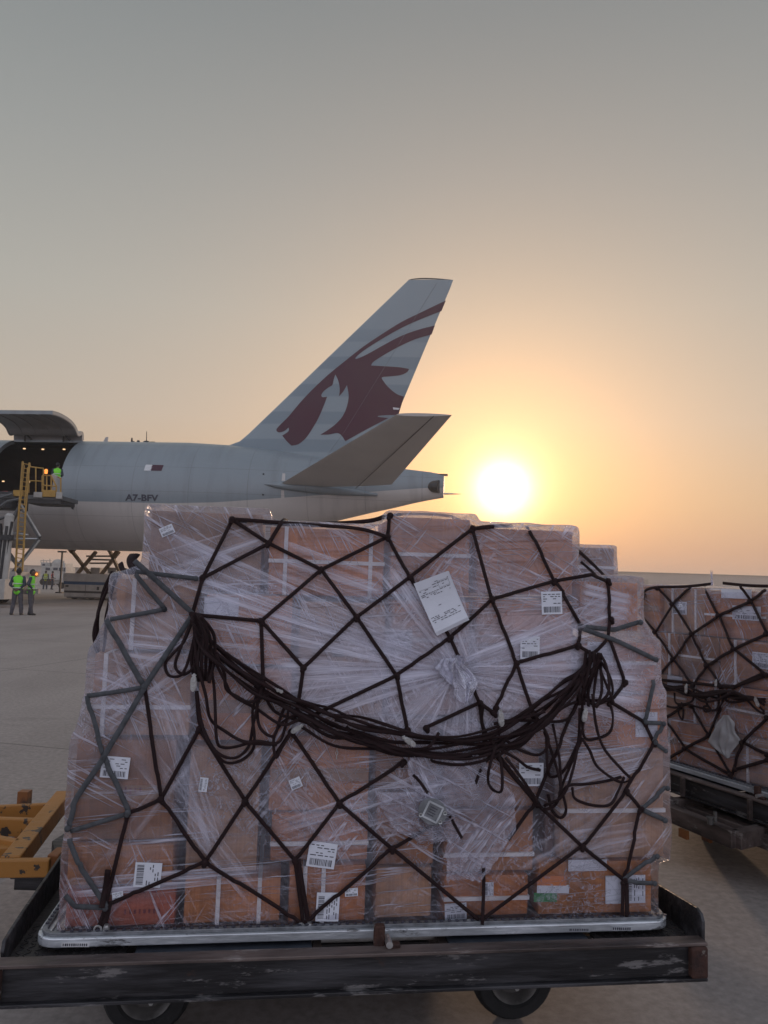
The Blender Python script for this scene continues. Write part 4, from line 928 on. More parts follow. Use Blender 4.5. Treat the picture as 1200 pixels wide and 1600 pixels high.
def decal_quad(fr, x, y, w_, h_, v_, name, mat, par, marks):
    o = on_card(fr, par, x, y, w_, h_, -.03, name, v_, mat, .0008, marks); return o
txt = lambda s, n, a, b: [(.05 + i * (.9 / n), a, .9 / n * random.Random(i + s).uniform(.4, .75), b) for i in range(n)]
decal_quad(F1, 118, 1476, 44, 7, -.001, 'sticker', M['white_mark'], pal, txt(1, 12, .2, .55))
decal_quad(F1, 905, 1453, 34, 6, -.001, 'sticker', M['alu'], pal, txt(2, 11, .3, .5)); decal_quad(F1, 972, 1451, 32, 6, -.001, 'sticker', M['alu'], pal, txt(3, 9, .2, .6))

def wheel(par, fr, u, v0, r, wd):
    w_ = empty('wheel', (0, 0, 0)); w_.parent = par; w_.matrix_basis = wm(par).inverted() @ (Matrix.Translation(fr.w(u, v0, r)) @ Matrix.Rotation(fr.a, 4, 'Z'))
    w_.location = w_.matrix_basis.translation
    c0 = fr.w(u, v0, r)
    def lathe(prof, name, mat, n=36):
        m = MB(); vs = []; k = len(prof)
        for j in range(n):
            a = 2 * math.pi * j / n
            for (rad, v_) in prof: vs.append(c0 + fr.U * (rad * math.cos(a)) + Vector((0, 0, rad * math.sin(a))) + fr.V * v_)
        fs = [(j * k + i, j * k + (i + 1) % k, ((j + 1) % n) * k + (i + 1) % k, ((j + 1) % n) * k + i) for j in range(n) for i in range(k)]
        m.add(vs, fs); m.build(name, mat, w_, smooth=True)
    lathe([(r * .60, 0), (r * .66, -.012), (r * .88, -.012), (r * .97, .01), (r, .03), (r, wd - .03), (r * .97, wd - .01), (r * .88, wd + .012), (r * .6, wd)], 'tyre', M['rubber'])
    lathe([(.001, .02), (r * .18, .015), (r * .22, .03), (r * .46, .04), (r * .52, .004), (r * .595, -.006), (r * .61, .004), (r * .58, .05), (.001, .06)], 'rim', M['rim'])
    m = MB()
    for k in range(5):
        a = 2 * math.pi * k / 5; p = c0 + fr.U * (r * .32 * math.cos(a)) + Vector((0, 0, r * .32 * math.sin(a))) + fr.V * .03; m.cyl(p, p - fr.V * .016, .009, 6)
    m.build('wheel_nut', M['steel'], w_)
def planeU(fr, x, y, u):
    q = on_plane(x, y, fr.o + fr.U * u, fr.U); d = q - fr.o; return d.dot(fr.V), q.z
def dolly(fr, W, D, label, near=True):
    e = empty('pallet_dolly', fr.w(W / 2, D / 2, 0), fr.a, label=label, cat='dolly')
    MM = lambda u, v, z: Matrix.Translation(fr.w(u, v, z)) @ Matrix.Rotation(fr.a, 4, 'Z')
    L0, L1 = -.105, W + .065
    for nm, v_ in (('front_rail', -.10), ('rear_rail', D + .10)):
        m = MB(); s = 1 if v_ > 0 else -1
        m.box((0, 0, 0), (L1 - L0 - .004, .018, .108), MM((L0 + L1) / 2, v_ - .006 * s, .430)); m.build(nm, M['dolly'], e, bevel=.004)
        m = MB(); m.box((0, 0, 0), (L1 - L0, .060, .012), MM((L0 + L1) / 2, v_ - .010 * s, .490)); m.build('top_flange', M['dolly_edge'], e, bevel=.003)
        m = MB(); m.box((0, 0, 0), (L1 - L0, .050, .012), MM((L0 + L1) / 2, v_ - .005 * s, .371)); m.build('bottom_flange', M['dolly'], e, bevel=.003)
        for uu in (L0 + .02, L1 - .033):
            m = MB(); m.box((0, 0, 0), (.062, .034, .105), MM(uu, v_ + .012 * s, .431)); m.build('end_block', M['rust'], e, bevel=.008)
    # side fin plates standing beside the pallet
    if near:
        for uu, prof in ((W + .062, [planeU(fr, x, y, W + .062) for x, y in ((1097, 1478), (1097, 1440), (1094, 1428), (1087, 1418), (1076, 1411), (1021, 1378))]),
                         (-.085, [planeU(fr, x, y, -.085) for x, y in ((1, 1520), (0, 1488), (3, 1470), (14, 1452), (35, 1420), (99, 1328))])):
            zt = prof[-1][1]; pf = prof + [(D * .5, zt + .005), (D + .05, zt + .005), (D + .05, .38), (prof[0][0], .40)]
            m = MB(); m.prism([fr.w(uu, a, b) for a, b in pf], fr.U * .012); m.build('side_plate', M['dolly'], e, bevel=.003)
    else:
        for uu in (-.08, W + .08):
            m = MB(); m.prism([fr.w(uu, a, b) for a, b in ((-.09, .38), (-.09, .62), (.05, .66), (D, .66), (D + .08, .6), (D + .08, .38))], fr.U * .012); m.build('side_plate', M['dolly'], e, bevel=.003)
    # deck
    for a, b in ((-.07, .30), (W - .30, W + .06)):
        m = MB(); m.box((0, 0, 0), (b - a, D + .14, .008), MM((a + b) / 2, D / 2, .462)); ch = m.build('deck_plate', M['chequer'], e)
        m = MB(); k = 0
        for j in range(14):
            vv = -.065 + j * .022
            for i in range(int((b - a) / .03)):
                uu = a + .02 + i * .03; s = 1 if (i + j) % 2 else -1
                m.box((0, 0, 0), (.022, .005, .003), Matrix.Translation(fr.w(uu, vv, .4675)) @ Matrix.Rotation(fr.a + s * .8, 4, 'Z'))
        m.build('tread', M['chequer'], ch)
    for a, b in ((.33, .92), (1.40, W - .33)):
        m = MB(); m.box((0, 0, 0), (b - a, D + .1, .012), MM((a + b) / 2, D / 2 + .02, .468)); m.build('deck_panel', M['deck_plate'], e, bevel=.004)
    for i in range(9):
        m = MB(); vv = .12 + i * (D - .24) / 8; m.cyl(fr.w(.93, vv, .457), fr.w(1.39, vv, .457), .028, 14); m.build('roller', M['steel'], e, smooth=True)
    for uu in (.94, 1.385):
        m = MB(); m.box((0, 0, 0), (.03, D + .12, .08), MM(uu, D / 2, .42)); m.build('roller_rail', M['dolly_edge'], e)
    # chassis and running gear
    for uu in (.35, W - .5):
        m = MB(); m.box((0, 0, 0), (.10, D - .2, .10), MM(uu, D / 2, .355)); m.build('chassis_beam', M['dolly'], e, bevel=.004)
    for vv in (.42, D - .42):
        m = MB(); m.box((0, 0, 0), (W - .3, .08, .08), MM(W / 2, vv, .265)); m.build('cross_beam', M['dolly'], e, bevel=.004)
    for uu in (.325, W - .488):
        for vv in (.30, D - .42):
            wheel(e, fr, uu, vv + .05, .168, .12)
            m = MB(); m.box((0, 0, 0), (.05, .03, .16), MM(uu, vv + .15, .24)); m.build('axle_fork', M['dolly'], e)
    # stop post at the middle of the front
    m = MB()
    for (u_, v_, z_, a, b, c_) in ((1.145, -.055, .525, .038, .03, .075), (1.19, -.075, .495, .05, .03, .035), (1.145, -.075, .455, .05, .05, .07)):
        m.box((0, 0, 0), (a, b, c_), MM(u_, v_, z_))
    m.build('stop_post', M['rust'], e, bevel=.008)
    m = MB(); m.cyl(fr.w(1.175, -.10, .512), fr.w(1.175, -.04, .512), .012, 10); m.build('stop_pin', M['steel'], e)
    return e
dol = dolly(F1, 2.24, 3.18, 'worn black roller dolly carrying the near pallet', True)

# ------------------------------------------------------------------ second load at the right
pallet(F2, 2.24, 3.18, 'flat aluminium cargo pallet under the right hand wrapped load')
dolly(F2, 2.24, 3.18, 'worn black roller dolly carrying the right hand load', False)
G2 = 'cartons stacked on the right hand pallet'
BOX2 = []; rows = [(.53, .82), (.825, 1.12), (1.125, 1.42), (1.425, 1.735)]
names2 = {(3, 0): 'dark brown carton at the top left corner of the right hand load', (3, 1): 'carton with two white straps and square label, top row of the right hand load',
          (3, 2): 'carton with two white labels, top row of the right hand load at the photo edge'}
tier = ['bottom', 'second', 'third', 'top']; rn = random.Random(11)
colname = ['left corner', 'second', 'third', 'fourth', 'fifth']
for r_, (z0, z1) in enumerate(rows):
    us = [.03, .22, .62, 1.12, 1.62, 2.18] if r_ == 3 else [.03, .40 + .07 * (r_ % 2), .86 - .05 * r_, 1.30, 1.76, 2.19]
    for k in range(5):
        v_ = .05 + rn.uniform(0, .03) + .02 * r_ / 3; top = z1 + (rn.uniform(-.02, .02) if r_ == 3 else 0)
        lbl = names2.get((r_, k), '%s carton of the %s tier of the right hand load' % ({0: 'corner', 1: 'second', 2: 'third', 3: 'fourth', 4: 'last'}[k], tier[r_]))
        st = (('v', .25), ('v', .8)) if (r_ + k) % 2 == 0 else (('h', .5),)
        if (r_, k) == (3, 0): st = ()
        e = carton(F2, lbl, us[k], us[k + 1] - .012, z0, top - .004, v_, .5, M[['card', 'card', 'card_pale', 'card_orange', 'card'][(r_ * 2 + k) % 5]], G2, st, (r_ + k) % 3 == 0)
        BOX2.append((us[k], us[k + 1] - .012, v_, .95, z0, top)); CARTS[('r', r_, k)] = (e, us[k], us[k + 1], z0, top, v_)
for iu, (a, b) in enumerate(((.05, 1.1), (1.12, 2.17))):
    for iv, (c, d) in enumerate(((.6, 1.8), (1.82, 3.05))):
        for z, h in ((.53, .58), (1.113, .56)):
            carton(F2, 'large carton deep inside the right hand load behind its outer rows', a, b, z, z + h, c, d - c - .02, M['card'], 'rear cartons of the right hand load')
            BOX2.append((a, b, c, d, z, z + h))
def lab2(key, x, y, w_, h_, bc=True):
    e, u0, u1, z0, z1, v = CARTS[('r',) + key]; q = F2.px(x, y, v)
    c = F2.w(q[0], v - .0095, q[1]); m = MB(); W = w_ ; H = h_
    def quad(a, b, ww, hh, off): return [c + F2.U * ((a + i * ww - .5) * W) + Vector((0, 0, (b + j * hh - .5) * H)) - F2.V * off for i, j in ((0, 0), (1, 0), (1, 1), (0, 1))]
    m.prism(quad(0, 0, 1, 1, 0), -F2.V * .0015); o = m.build('label', M['paper'], e)
    if bc:
        k = MB()
        for a, b, ww, hh in barcode_marks(random.Random(x)): k.prism(quad(a, b, ww, hh, .0015), -F2.V * .0006)
        k.build('printing', M['ink'], o)
lab2((3, 1), 1063, 950, .14, .09); lab2((3, 2), 1152, 928, .24, .06, False); lab2((3, 2), 1168, 958, .22, .09); lab2((2, 2), 1190, 1032, .12, .10); lab2((2, 1), 1056, 1064, .14, .07, False)
lab2((1, 2), 1125, 1010, .1, .08) if False else None
fm2 = film_mesh(F2, BOX2, .016, .016, 7, .008, None)
fe2 = empty('stretch_film', F2.o, F2.a, label='clear plastic film wrapped round the right hand load of cartons', cat='plastic film')
fo2 = bpy.data.objects.new('wrap', fm2); C.objects.link(fo2); fo2.parent = fe2; fm2.materials.clear(); fm2.materials.append(M['film_far'])
bv2 = BVHTree.FromPolygons([F2.M @ v_.co for v_ in fm2.vertices], [tuple(p.vertices) for p in fm2.polygons])
net2 = empty('cargo_net', F2.o, F2.a, label='dark red webbing net lashed over the right hand load', cat='cargo net')
nb = MB()
# z8 picture coordinates -> photo coordinates
q8 = lambda x, y: (960 + x * .3, 860 + y * .3)
N2 = dict(a=(130, 330), b=(215, 425), c=(308, 568), d=(415, 705), e=(222, 672), f=(305, 280), g=(405, 435), h=(484, 600), i=(625, 712), j=(400, 192), k=(228, 198), l=(545, 340), m=(625, 515), n=(780, 640),
          o=(470, 190), p=(712, 265), q=(790, 205), r=(796, 435), s=(800, 650), t=(265, 876), u=(370, 1032), v=(350, 818), w=(282, 1086), x=(495, 965), y=(405, 810), z=(555, 825), A=(612, 1170), B=(670, 1000), C=(800, 870),
          D=(635, 1140), E=(805, 1090), F=(160, 225), G=(800, 1062), H=(655, 180), I=(615, 1200), J=(560, 710))
for a, b in ('ab', 'bc', 'cd', 'ce', 'kf', 'fg', 'fj', 'fb', 'gc', 'gh', 'gl', 'lo', 'lm', 'lp', 'pH', 'pq', 'pr', 'mh', 'mr', 'mn', 'hd', 'hJ', 'Ji', 'ni', 'ns', 'tv', 'tu', 'uw', 'ux', 'xy', 'xz', 'xA', 'uA', 'BA', 'BC', 'BG', 'DE', 'AI', 'Fa', 'ei', 'is'):
    nb_pts = px_path(bv2, F2, [q8(*N2[a]), q8(*N2[b])], n=6, vdef=.03, lift=.01)
    ribbon(nb, nb_pts, .021, .006, F2)
for k, (x, y) in N2.items():
    if k in 'FHojqIa': continue
    nb.ball(hit(bv2, F2, *q8(x, y), .03, .014), .017, 8, 6, (1, 1, 1))
ribbon(nb, spline([F2.wpx(*q8(*p), .05) for p in ((140, 245), (160, 210), (215, 192), (330, 190), (430, 183), (505, 174))], 5), .02, .006, F2)
ribbon(nb, spline([F2.wpx(*q8(*p), .05) for p in ((565, 170), (640, 178), (720, 184), (800, 186))], 5), .02, .006, F2)
# rest of the net beyond the photo edge
for i in range(3):
    for j in range(3):
        u0, z0 = 1.35 + i * .28, .62 + j * .38
        for du, dz in ((.28, .36), (.28, -.02)):
            P = [F2.w(u0 + du * t / 4, .012, max(.53, z0 + (dz if dz > 0 else .36 - .36) * t / 4 + (0 if dz > 0 else .36 * (1 - t / 4)))) for t in range(5)]
            ribbon(nb, P, .021, .006, F2)
nb.build('webbing', M['web'], net2, smooth='all')
sb = MB()
def cord2(pts, seed, lift=.03): ribbon(sb, spline([hit(bv2, F2, *q8(*p), .03, lift) for p in pts], 5), .016, .007, F2, .4, seed)
for i in range(8):
    rn = random.Random(i + 300)
    cord2([(215, 675 + rn.uniform(-4, 8)), (300, 712 + rn.uniform(-14, 14)), (390, 735 + rn.uniform(-26, 26)), (480, 748 + rn.uniform(-22, 34)), (560, 752 + rn.uniform(-30, 30)), (640, 757 + rn.uniform(-26, 26)), (720, 768 + rn.uniform(-14, 14)), (800, 780 + rn.uniform(-14, 26))], i, .02 + .01 * (i % 4))
for i, L in enumerate(([(330, 740), (335, 790), (370, 800), (425, 780), (430, 720)], [(225, 690), (260, 740), (285, 770), (262, 795), (250, 780)], [(260, 800), (330, 818), (400, 800)], [(350, 800), (352, 850), (370, 880), (376, 840), (366, 790)],
                       [(400, 800), (470, 820), (540, 832), (560, 800), (560, 730)], [(485, 750), (500, 800), (520, 830), (490, 838), (480, 815), (505, 808)], [(560, 730), (600, 780), (640, 790), (700, 780), (760, 770)], [(580, 720), (585, 760), (575, 800), (545, 835)], [(700, 770), (760, 830), (800, 850)], [(740, 775), (790, 830), (800, 832)])): cord2(L, i, .03)
sb.build('slack_swag', M['web'], net2, smooth='all')
hook(960 + 410 * .3, 860 + 722 * .3, 0, .07, .06, bv2, F2, net2); hook(960 + 560 * .3, 860 + 692 * .3, 0, .05, .05, bv2, F2, net2); hook(960 + 780 * .3, 860 + 790 * .3, .5, .07, .06, bv2, F2, net2)
rg = sheet(bv2, F2, [(1117, 1132, 1145), (1135, 1121, 1152), (1160, 1111, 1160), (1172, 1124, 1148), (1184, 1139, 1145)], 'torn_flap', fe2, pmat('grey_cloth', (.34, .33, .34), .8, var=.1), .012, .03, 5.5, 14, 16)
tuft = MB(); c = hit(bv2, F2, 1112, 908, .05, 0); c.z = 1.77
for i in range(3): tuft.tube([c, c + F2.U * (.004 * i), c + Vector((0, 0, .05)), c + Vector((0, 0, .10)) + F2.U * .01 * (i - 1)], [.008, .007, .005, .001], 5)
tuft.build('film_end', M['film_dense'], fe2)
# carrying frame of the right hand dolly seen from the side: lower beam, stiffeners and drawbar platform
dol2 = [o for o in C.objects if o.name.startswith('pallet_dolly')][-1]
for u_ in (.10, .62, 1.15, 1.75):
    m = MB(); m.box((0, 0, 0), (.02, .03, .12), Matrix.Translation(F2.w(u_, -.128, .43)) @ Matrix.Rotation(F2.a, 4, 'Z')); m.build('stiffener', M['dolly_edge'], dol2, bevel=.003)
m = MB(); m.beam(F2.w(-.1, -.08, .27), F2.w(2.34, -.08, .27), .08, .09); m.build('side_beam', M['dolly_edge'], dol2, bevel=.004)
pa, pb, pc_, pd = onz(1030, 1263, .30), onz(1150, 1312, .30), onz(1240, 1292, .30), onz(1110, 1248, .30)
m = MB(); m.beam(pa, pb, .07, .10); m.beam(pb - (pb - pa).normalized() * .0, pc_, .07, .10); m.beam(pa, pa + F2.V * .5, .07, .10); m.beam(pc_, pc_ + F2.V * .3, .07, .1)
m.build('drawbar_frame', M['dolly_edge'], dol2, bevel=.005)
m = MB(); q = (pa + pb) / 2; m.prism([p - Vector((0, 0, .035)) for p in (pa, pb, pc_, pc_ + F2.V * .3, pa + F2.V * .5)], Vector((0, 0, -.01))); m.build('drawbar_floor', M['dolly'], dol2)
for x, y in ((1062, 1300), (1098, 1305)):
    m = MB(); p = onz(x, y, .22); m.beam(p, p + (pb - pa).normalized() * .07, .02, .05); m.build('amber_reflector', M['orange_dark'], dol2)
m = MB(); p = onz(1110, 1285, .36); m.cyl(p - Vector((0, 0, .01)), p + Vector((0, 0, .025)), .018, 12); m.cyl(p + Vector((0, 0, .025)), p + Vector((0, 0, .032)), .024, 12); m.beam(p + Vector((.05, .05, -.02)), p + Vector((.05, .05, .05)), .015, .02); m.build('coupling_pin', M['rim'], dol2)

# ------------------------------------------------------------------ orange dolly frame at the left edge
od = empty('orange_dolly_frame', (-2.2, 3.6, 0), 0, label='chipped orange steel dolly frame behind the left corner of the near dolly', cat='dolly')
oz = .50
b0_, b1_ = onz(18, 1351, oz), onz(96, 1252, oz); dr = (b1_ - b0_).normalized(); lf = Vector((-dr.y, dr.x, 0))
m = MB(); m.beam(b0_ - dr * .02, b1_ + dr * .05, .080, .085); m.build('long_beam', M['orange'], od, bevel=.006)
f0, f1_ = onz(2, 1350, oz), onz(82, 1349, oz)
ff = (f1_ - f0).normalized()
m = MB(); m.beam(f0 - ff * 1.3 - dr * .045, f1_ - dr * .045, .035, .072); m.build('front_beam', M['orange'], od, bevel=.006)
m = MB(); a = onz(52, 1293, oz); m.beam(a - Vector((1.5, -.02, 0)), a, .035, .085); m.build('cross_beam', M['orange'], od, bevel=.006)
m = MB(); a = onz(28, 1328, oz); m.beam(a + Vector((-1.1, .42, 0)), a, .035, .085); m.build('cross_beam', M['orange'], od, bevel=.006)
m = MB(); a = onz(74, 1268, oz); m.beam(a + Vector((-1.5, -.42, 0)), a, .03, .085); m.build('brace', M['orange'], od, bevel=.006)
m = MB(); a = onz(0, 1335, oz); m.beam(a + Vector((-.5, -.08, -.02)), a + Vector((.03, .06, -.02)), .05, .08); m.build('brace', M['orange'], od, bevel=.006)
m = MB(); a = onz(48, 1378, .36); m.box(a, (.12, .06, .05)); m.box(a + Vector((0, 0, .03)), (.15, .08, .012)); m.build('step', M['dolly'], od, bevel=.003)
m = MB(); a = onz(90, 1335, .5); m.box(a + Vector((0, 0, -.02)), (.05, .10, .07)); m.build('bracket', M['orange_dark'], od, bevel=.006)
m = MB(); m.prism([onz(x, y, .42) for x, y in ((80, 1335), (100, 1322), (104, 1340), (88, 1362))], (0, 0, .06)); m.build('bracket', M['dolly'], od)
FO = Frame((0, 0), 0)
for x, y in ((-3.0, 3.3), (-3.0, 4.4)):
    wheel(od, FO, x, y, .2, .12)
m = MB(); m.beam((-3.1, 3.35, .36), (-3.1, 4.6, .36), .08, .16); m.build('chassis_beam', M['orange'], od)
# the leg that holds the near end up
m = MB(); q = b1_ + dr * .40; m.beam(Vector((q.x - .3, q.y, .44)), Vector((q.x - .3, q.y, .02)), .06, .06); m.build('support_leg', M['orange_dark'], od)

# ------------------------------------------------------------------ aeroplane
FA = Frame((0, 0), R(-5.3)); o_ = onY(300, 778, 44); FA.o = Vector((o_.x, o_.y, 0)); FA.M = Matrix.Translation(FA.o) @ Matrix.Rotation(FA.a, 4, 'Z')
def ax(x, y, n=0.0):      # photo point on the plane n metres towards the camera from the centre line -> (s, z)
    return FA.px(x, y, -n)
ZT = ax(300, 693)[1]; ZB = ax(300, 864)[1]; ZC = (ZT + ZB) / 2; RF = (ZT - ZB) / 2
plane = empty('cargo_airplane', FA.w(-10, 0, 0), FA.a, label='large pale grey cargo airplane with maroon emblem on its tail fin and open side door', cat='airplane')
# stations (s, z top, z bottom, half width)
st = [(ax(300, 694)[0], ZT, ZB)]
for (x, yt, yb) in ((365, 697, 858), (430, 704, 843), (480, 712, 829), (530, 721, 814), (580, 728, 802), (617, 731, 794), (650, 735, 786), (675, 738, 781)):
    st.append((ax(x, yt)[0], ax(x, yt)[1], ax(x, yb)[1]))
se = ax(694, 741, .3); st.append((se[0], se[1], ax(694, 777, .3)[1]))
def hw(s, h):   # half width: wider than tall towards the end it becomes a blade
    return h
s0, s1 = st[0][0], st[-1][0]
NOSE = s1 - 63.0
def station(s):
    if s >= st[0][0]:
        for a, b in zip(st, st[1:]):
            if s <= b[0] + 1e-6:
                t = (s - a[0]) / (b[0] - a[0]); zt = a[1] + (b[1] - a[1]) * t; zb = a[2] + (b[2] - a[2]) * t
                return (zt + zb) / 2, (zt - zb) / 2, (zt - zb) / 2 * (1 - .35 * ((s - s0) / (s1 - s0)) ** 2)
    if s < NOSE + 9:
        t = (s - NOSE) / 9; k = max(.02, math.sqrt(max(0, 1 - (1 - t) ** 2.2))); return ZC - .9 * (1 - t) ** 1.5, RF * k, RF * k
    return ZC, RF, RF
def surf(s, ang):      # ang 0 = towards camera, 90 = top
    zc, h, wd = station(s); return s, -wd * math.cos(ang), zc + h * math.sin(ang)
def sw(s, ang, off=0):
    zc, h, wd = station(s); return FA.w(s, -(wd + off) * math.cos(ang), zc + (h + off) * math.sin(ang))
def side_n(s, z, off=.012):      # distance towards the camera of the skin at height z
    zc, h, wd = station(s); q = max(-1, min(1, (z - zc) / h)); return wd * math.sqrt(1 - q * q) + off
sd0 = ax(34, 694)[0]; sd1 = ax(140, 698)[0]
ANG_SILL = math.asin(max(-1, min(1, (ax(60, 778, RF)[1] - ZC) / RF))); ANG_TOP = R(76)
ANG_LINE = math.asin((ax(200, 785, RF * .98)[1] - ZC) / RF)
na = 72
ss = sorted(set([NOSE + 9 * (i / 14) ** 1.6 for i in range(15)] + [NOSE + 9 + i * (sd0 - NOSE - 9) / 12 for i in range(13)] + [sd0 + i * (sd1 - sd0) / 6 for i in range(7)] + [sd1 + i * (s0 - sd1) / 6 for i in range(7)] + [s0 + i * (s1 - s0) / 36 for i in range(37)]))
angs = sorted(set([R(a) for a in range(-180, 180, 5)] + [ANG_SILL, ANG_TOP, ANG_LINE, math.pi - ANG_LINE]))
up = MB(); lo = MB(); L_up = []; 
def zline(s):       # boundary between the grey top and the pale belly, falling with the rising tail it stays level
    return ANG_LINE
for which in (0, 1):
    mb_ = (up, lo)[which]
    for i in range(len(ss) - 1):
        for j in range(len(angs)):
            a, b = angs[j], angs[(j + 1) % len(angs)] + (2 * math.pi if j == len(angs) - 1 else 0)
            mid = (a + b) / 2; sm = (ss[i] + ss[i + 1]) / 2
            is_low = mid < ANG_LINE or mid > math.pi - ANG_LINE
            if is_low != (which == 1): continue
            if sd0 - 1e-6 < sm < sd1 and ANG_SILL - 1e-6 < mid < ANG_TOP: continue
            mb_.add([sw(ss[i], a), sw(ss[i + 1], a), sw(ss[i + 1], b), sw(ss[i], b)], [(0, 1, 2, 3)])
def merge(o, d=.002):
    bm = bmesh.new(); bm.from_mesh(o.data); bmesh.ops.remove_doubles(bm, verts=bm.verts, dist=d); bmesh.ops.recalc_face_normals(bm, faces=bm.faces); bm.to_mesh(o.data); bm.free()
fus = up.build('fuselage', M['plane_up'], plane, smooth='all'); merge(fus)
bel = lo.build('belly', M['plane_low'], plane, smooth='all'); merge(bel)
# blunt tail end with exhaust
m = MB(); ring = [sw(s1, R(a)) for a in range(0, 360, 15)]; m.add(ring, [tuple(range(len(ring)))]); m.build('tail_end', M['dark_metal'], plane)
m = MB(); e0 = FA.w(s1, 0, se[1] - .02); m.beam(FA.w(s1 - .6, 0, se[1] + .0), FA.w(s1 + .2, 0, se[1] + .0), .35, .08); m.build('tail_cap', M['dark_metal'], plane)
m = MB(); pe = ax(676, 760, .55)
for k in range(1): m.tube([FA.w(pe[0] - .35 + .1 * i, -side_n(pe[0], pe[1], -.18 + .03 * i), pe[1]) for i in range(8)], [.02, .15, .24, .30, .33, .34, .35, .36], 14)
m.build('exhaust_recess', M['dark_metal'], plane, smooth=True)
# door opening: frame, hold lining, floor, lamps
m = MB()
def arc_strip(s, off0, off1, ds):
    A = [ANG_SILL + (ANG_TOP - ANG_SILL) * i / 24 for i in range(25)]
    vs = []
    for a in A: vs += [sw(s, a, off0), sw(s + ds, a, off0), sw(s + ds, a, off1), sw(s, a, off1)]
    fs = []
    for i in range(24):
        for k in range(4): fs.append((i * 4 + k, i * 4 + (k + 1) % 4, (i + 1) * 4 + (k + 1) % 4, (i + 1) * 4 + k))
    m.add(vs, fs)
arc_strip(sd0 - .10, -.22, .004, .10); m.build('door_frame', M['plane_up'], plane, smooth=True); m = MB(); arc_strip(sd1, -.22, .004, .06)
m.build('door_frame', M['plane_up'], plane, smooth=True)
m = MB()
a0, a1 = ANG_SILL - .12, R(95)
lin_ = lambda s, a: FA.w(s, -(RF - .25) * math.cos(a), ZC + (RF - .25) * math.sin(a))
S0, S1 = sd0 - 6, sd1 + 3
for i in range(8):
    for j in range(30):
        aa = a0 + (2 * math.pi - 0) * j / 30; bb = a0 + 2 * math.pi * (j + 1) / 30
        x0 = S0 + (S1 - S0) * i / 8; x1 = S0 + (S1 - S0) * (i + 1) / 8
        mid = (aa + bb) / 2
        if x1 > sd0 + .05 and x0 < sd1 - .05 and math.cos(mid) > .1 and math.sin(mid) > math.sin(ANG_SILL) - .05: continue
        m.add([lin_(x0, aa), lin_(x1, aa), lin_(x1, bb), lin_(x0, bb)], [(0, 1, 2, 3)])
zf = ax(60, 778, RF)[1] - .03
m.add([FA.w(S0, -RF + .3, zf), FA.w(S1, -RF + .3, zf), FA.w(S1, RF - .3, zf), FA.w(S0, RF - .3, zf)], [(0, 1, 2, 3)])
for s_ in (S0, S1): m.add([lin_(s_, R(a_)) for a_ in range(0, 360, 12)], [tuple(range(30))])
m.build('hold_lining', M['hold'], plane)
for x, y, n in ((38, 701, 1.2), (67, 702, 1.2), (100, 702, 1.2), (5, 752, -1.5), (45, 753, -1.5), (-40, 753, -1.5)):
    q = ax(x, y, n); m = MB(); m.ball(FA.w(q[0], -n, q[1]), .055, 10, 6, (1.6, 1, .7)); m.build('hold_lamp', M['lamp'], plane)
# raised door: curved panel with thickness, hinged on the crown
hp = [(RF * math.cos(ANG_TOP) + .02, ZC + RF * math.sin(ANG_TOP) + .05)]
q1 = ax(72, 645, 4.1); topz = q1[1]
prof = [hp[0], (hp[0][0] + .12, hp[0][1] + .40), (1.35, topz - .62), (1.75, topz - .30), (2.3, topz - .10), (3.0, topz + .0), (3.7, topz + .02), (4.3, topz - .02)]
ps = spline([Vector((a, b, 0)) for a, b in prof], 4)
m = MB(); mi = MB()
NP = len(ps); tn = []
for i, p in enumerate(ps):
    t = (ps[min(i + 1, NP - 1)] - ps[max(0, i - 1)]).normalized(); tn.append(Vector((-t.y, t.x, 0)))
outer = [p + n_ * .10 for p, n_ in zip(ps, tn)]; inner = [p - n_ * .10 for p, n_ in zip(ps, tn)]
dS0, dS1 = sd0 + .02, sd1 - .02
for i in range(NP - 1):
    for A, mm in ((outer, m), (inner, mi)): mm.add([FA.w(dS0, -A[i].x, A[i].y), FA.w(dS1, -A[i].x, A[i].y), FA.w(dS1, -A[i + 1].x, A[i + 1].y), FA.w(dS0, -A[i + 1].x, A[i + 1].y)], [(0, 1, 2, 3)])
    for s_ in (dS0, dS1): m.add([FA.w(s_, -outer[i].x, outer[i].y), FA.w(s_, -outer[i + 1].x, outer[i + 1].y), FA.w(s_, -inner[i + 1].x, inner[i + 1].y), FA.w(s_, -inner[i].x, inner[i].y)], [(0, 1, 2, 3)])
m.add([FA.w(dS0, -outer[-1].x, outer[-1].y), FA.w(dS1, -outer[-1].x, outer[-1].y), FA.w(dS1, -inner[-1].x, inner[-1].y), FA.w(dS0, -inner[-1].x, inner[-1].y)], [(0, 1, 2, 3)])
door = m.build('cargo_door', M['plane_up'], plane, smooth=True)
for k in range(6):        # ribs inside the door
    s_ = dS0 + .05 + (dS1 - dS0 - .1) * k / 5
    for i in range(2, NP - 1): mi.beam(FA.w(s_, -inner[i].x, inner[i].y - .02), FA.w(s_, -inner[i + 1].x, inner[i + 1].y - .02), .05, .03)
mi.build('inner_lining', M['door_in'], door)
for k in (.22, .78):
    m = MB(); s_ = dS0 + (dS1 - dS0) * k; m.beam(FA.w(s_ - .15, -1.0, hp[0][1] - .12), FA.w(s_, -1.3, hp[0][1] + .28), .10, .10); m.beam(FA.w(s_ + .25, -1.0, hp[0][1] - .05), FA.w(s_, -1.3, hp[0][1] + .28), .08, .08); m.ball(FA.w(s_, -1.3, hp[0][1] + .28), .12); m.build('door_hinge', M['dark_metal'], door)
m = MB(); m.beam(FA.w(dS0, -hp[0][0] - .03, hp[0][1] - .08), FA.w(dS1, -hp[0][0] - .03, hp[0][1] - .08), .10, .14); m.build('hinge_line', M['plane_up'], door)

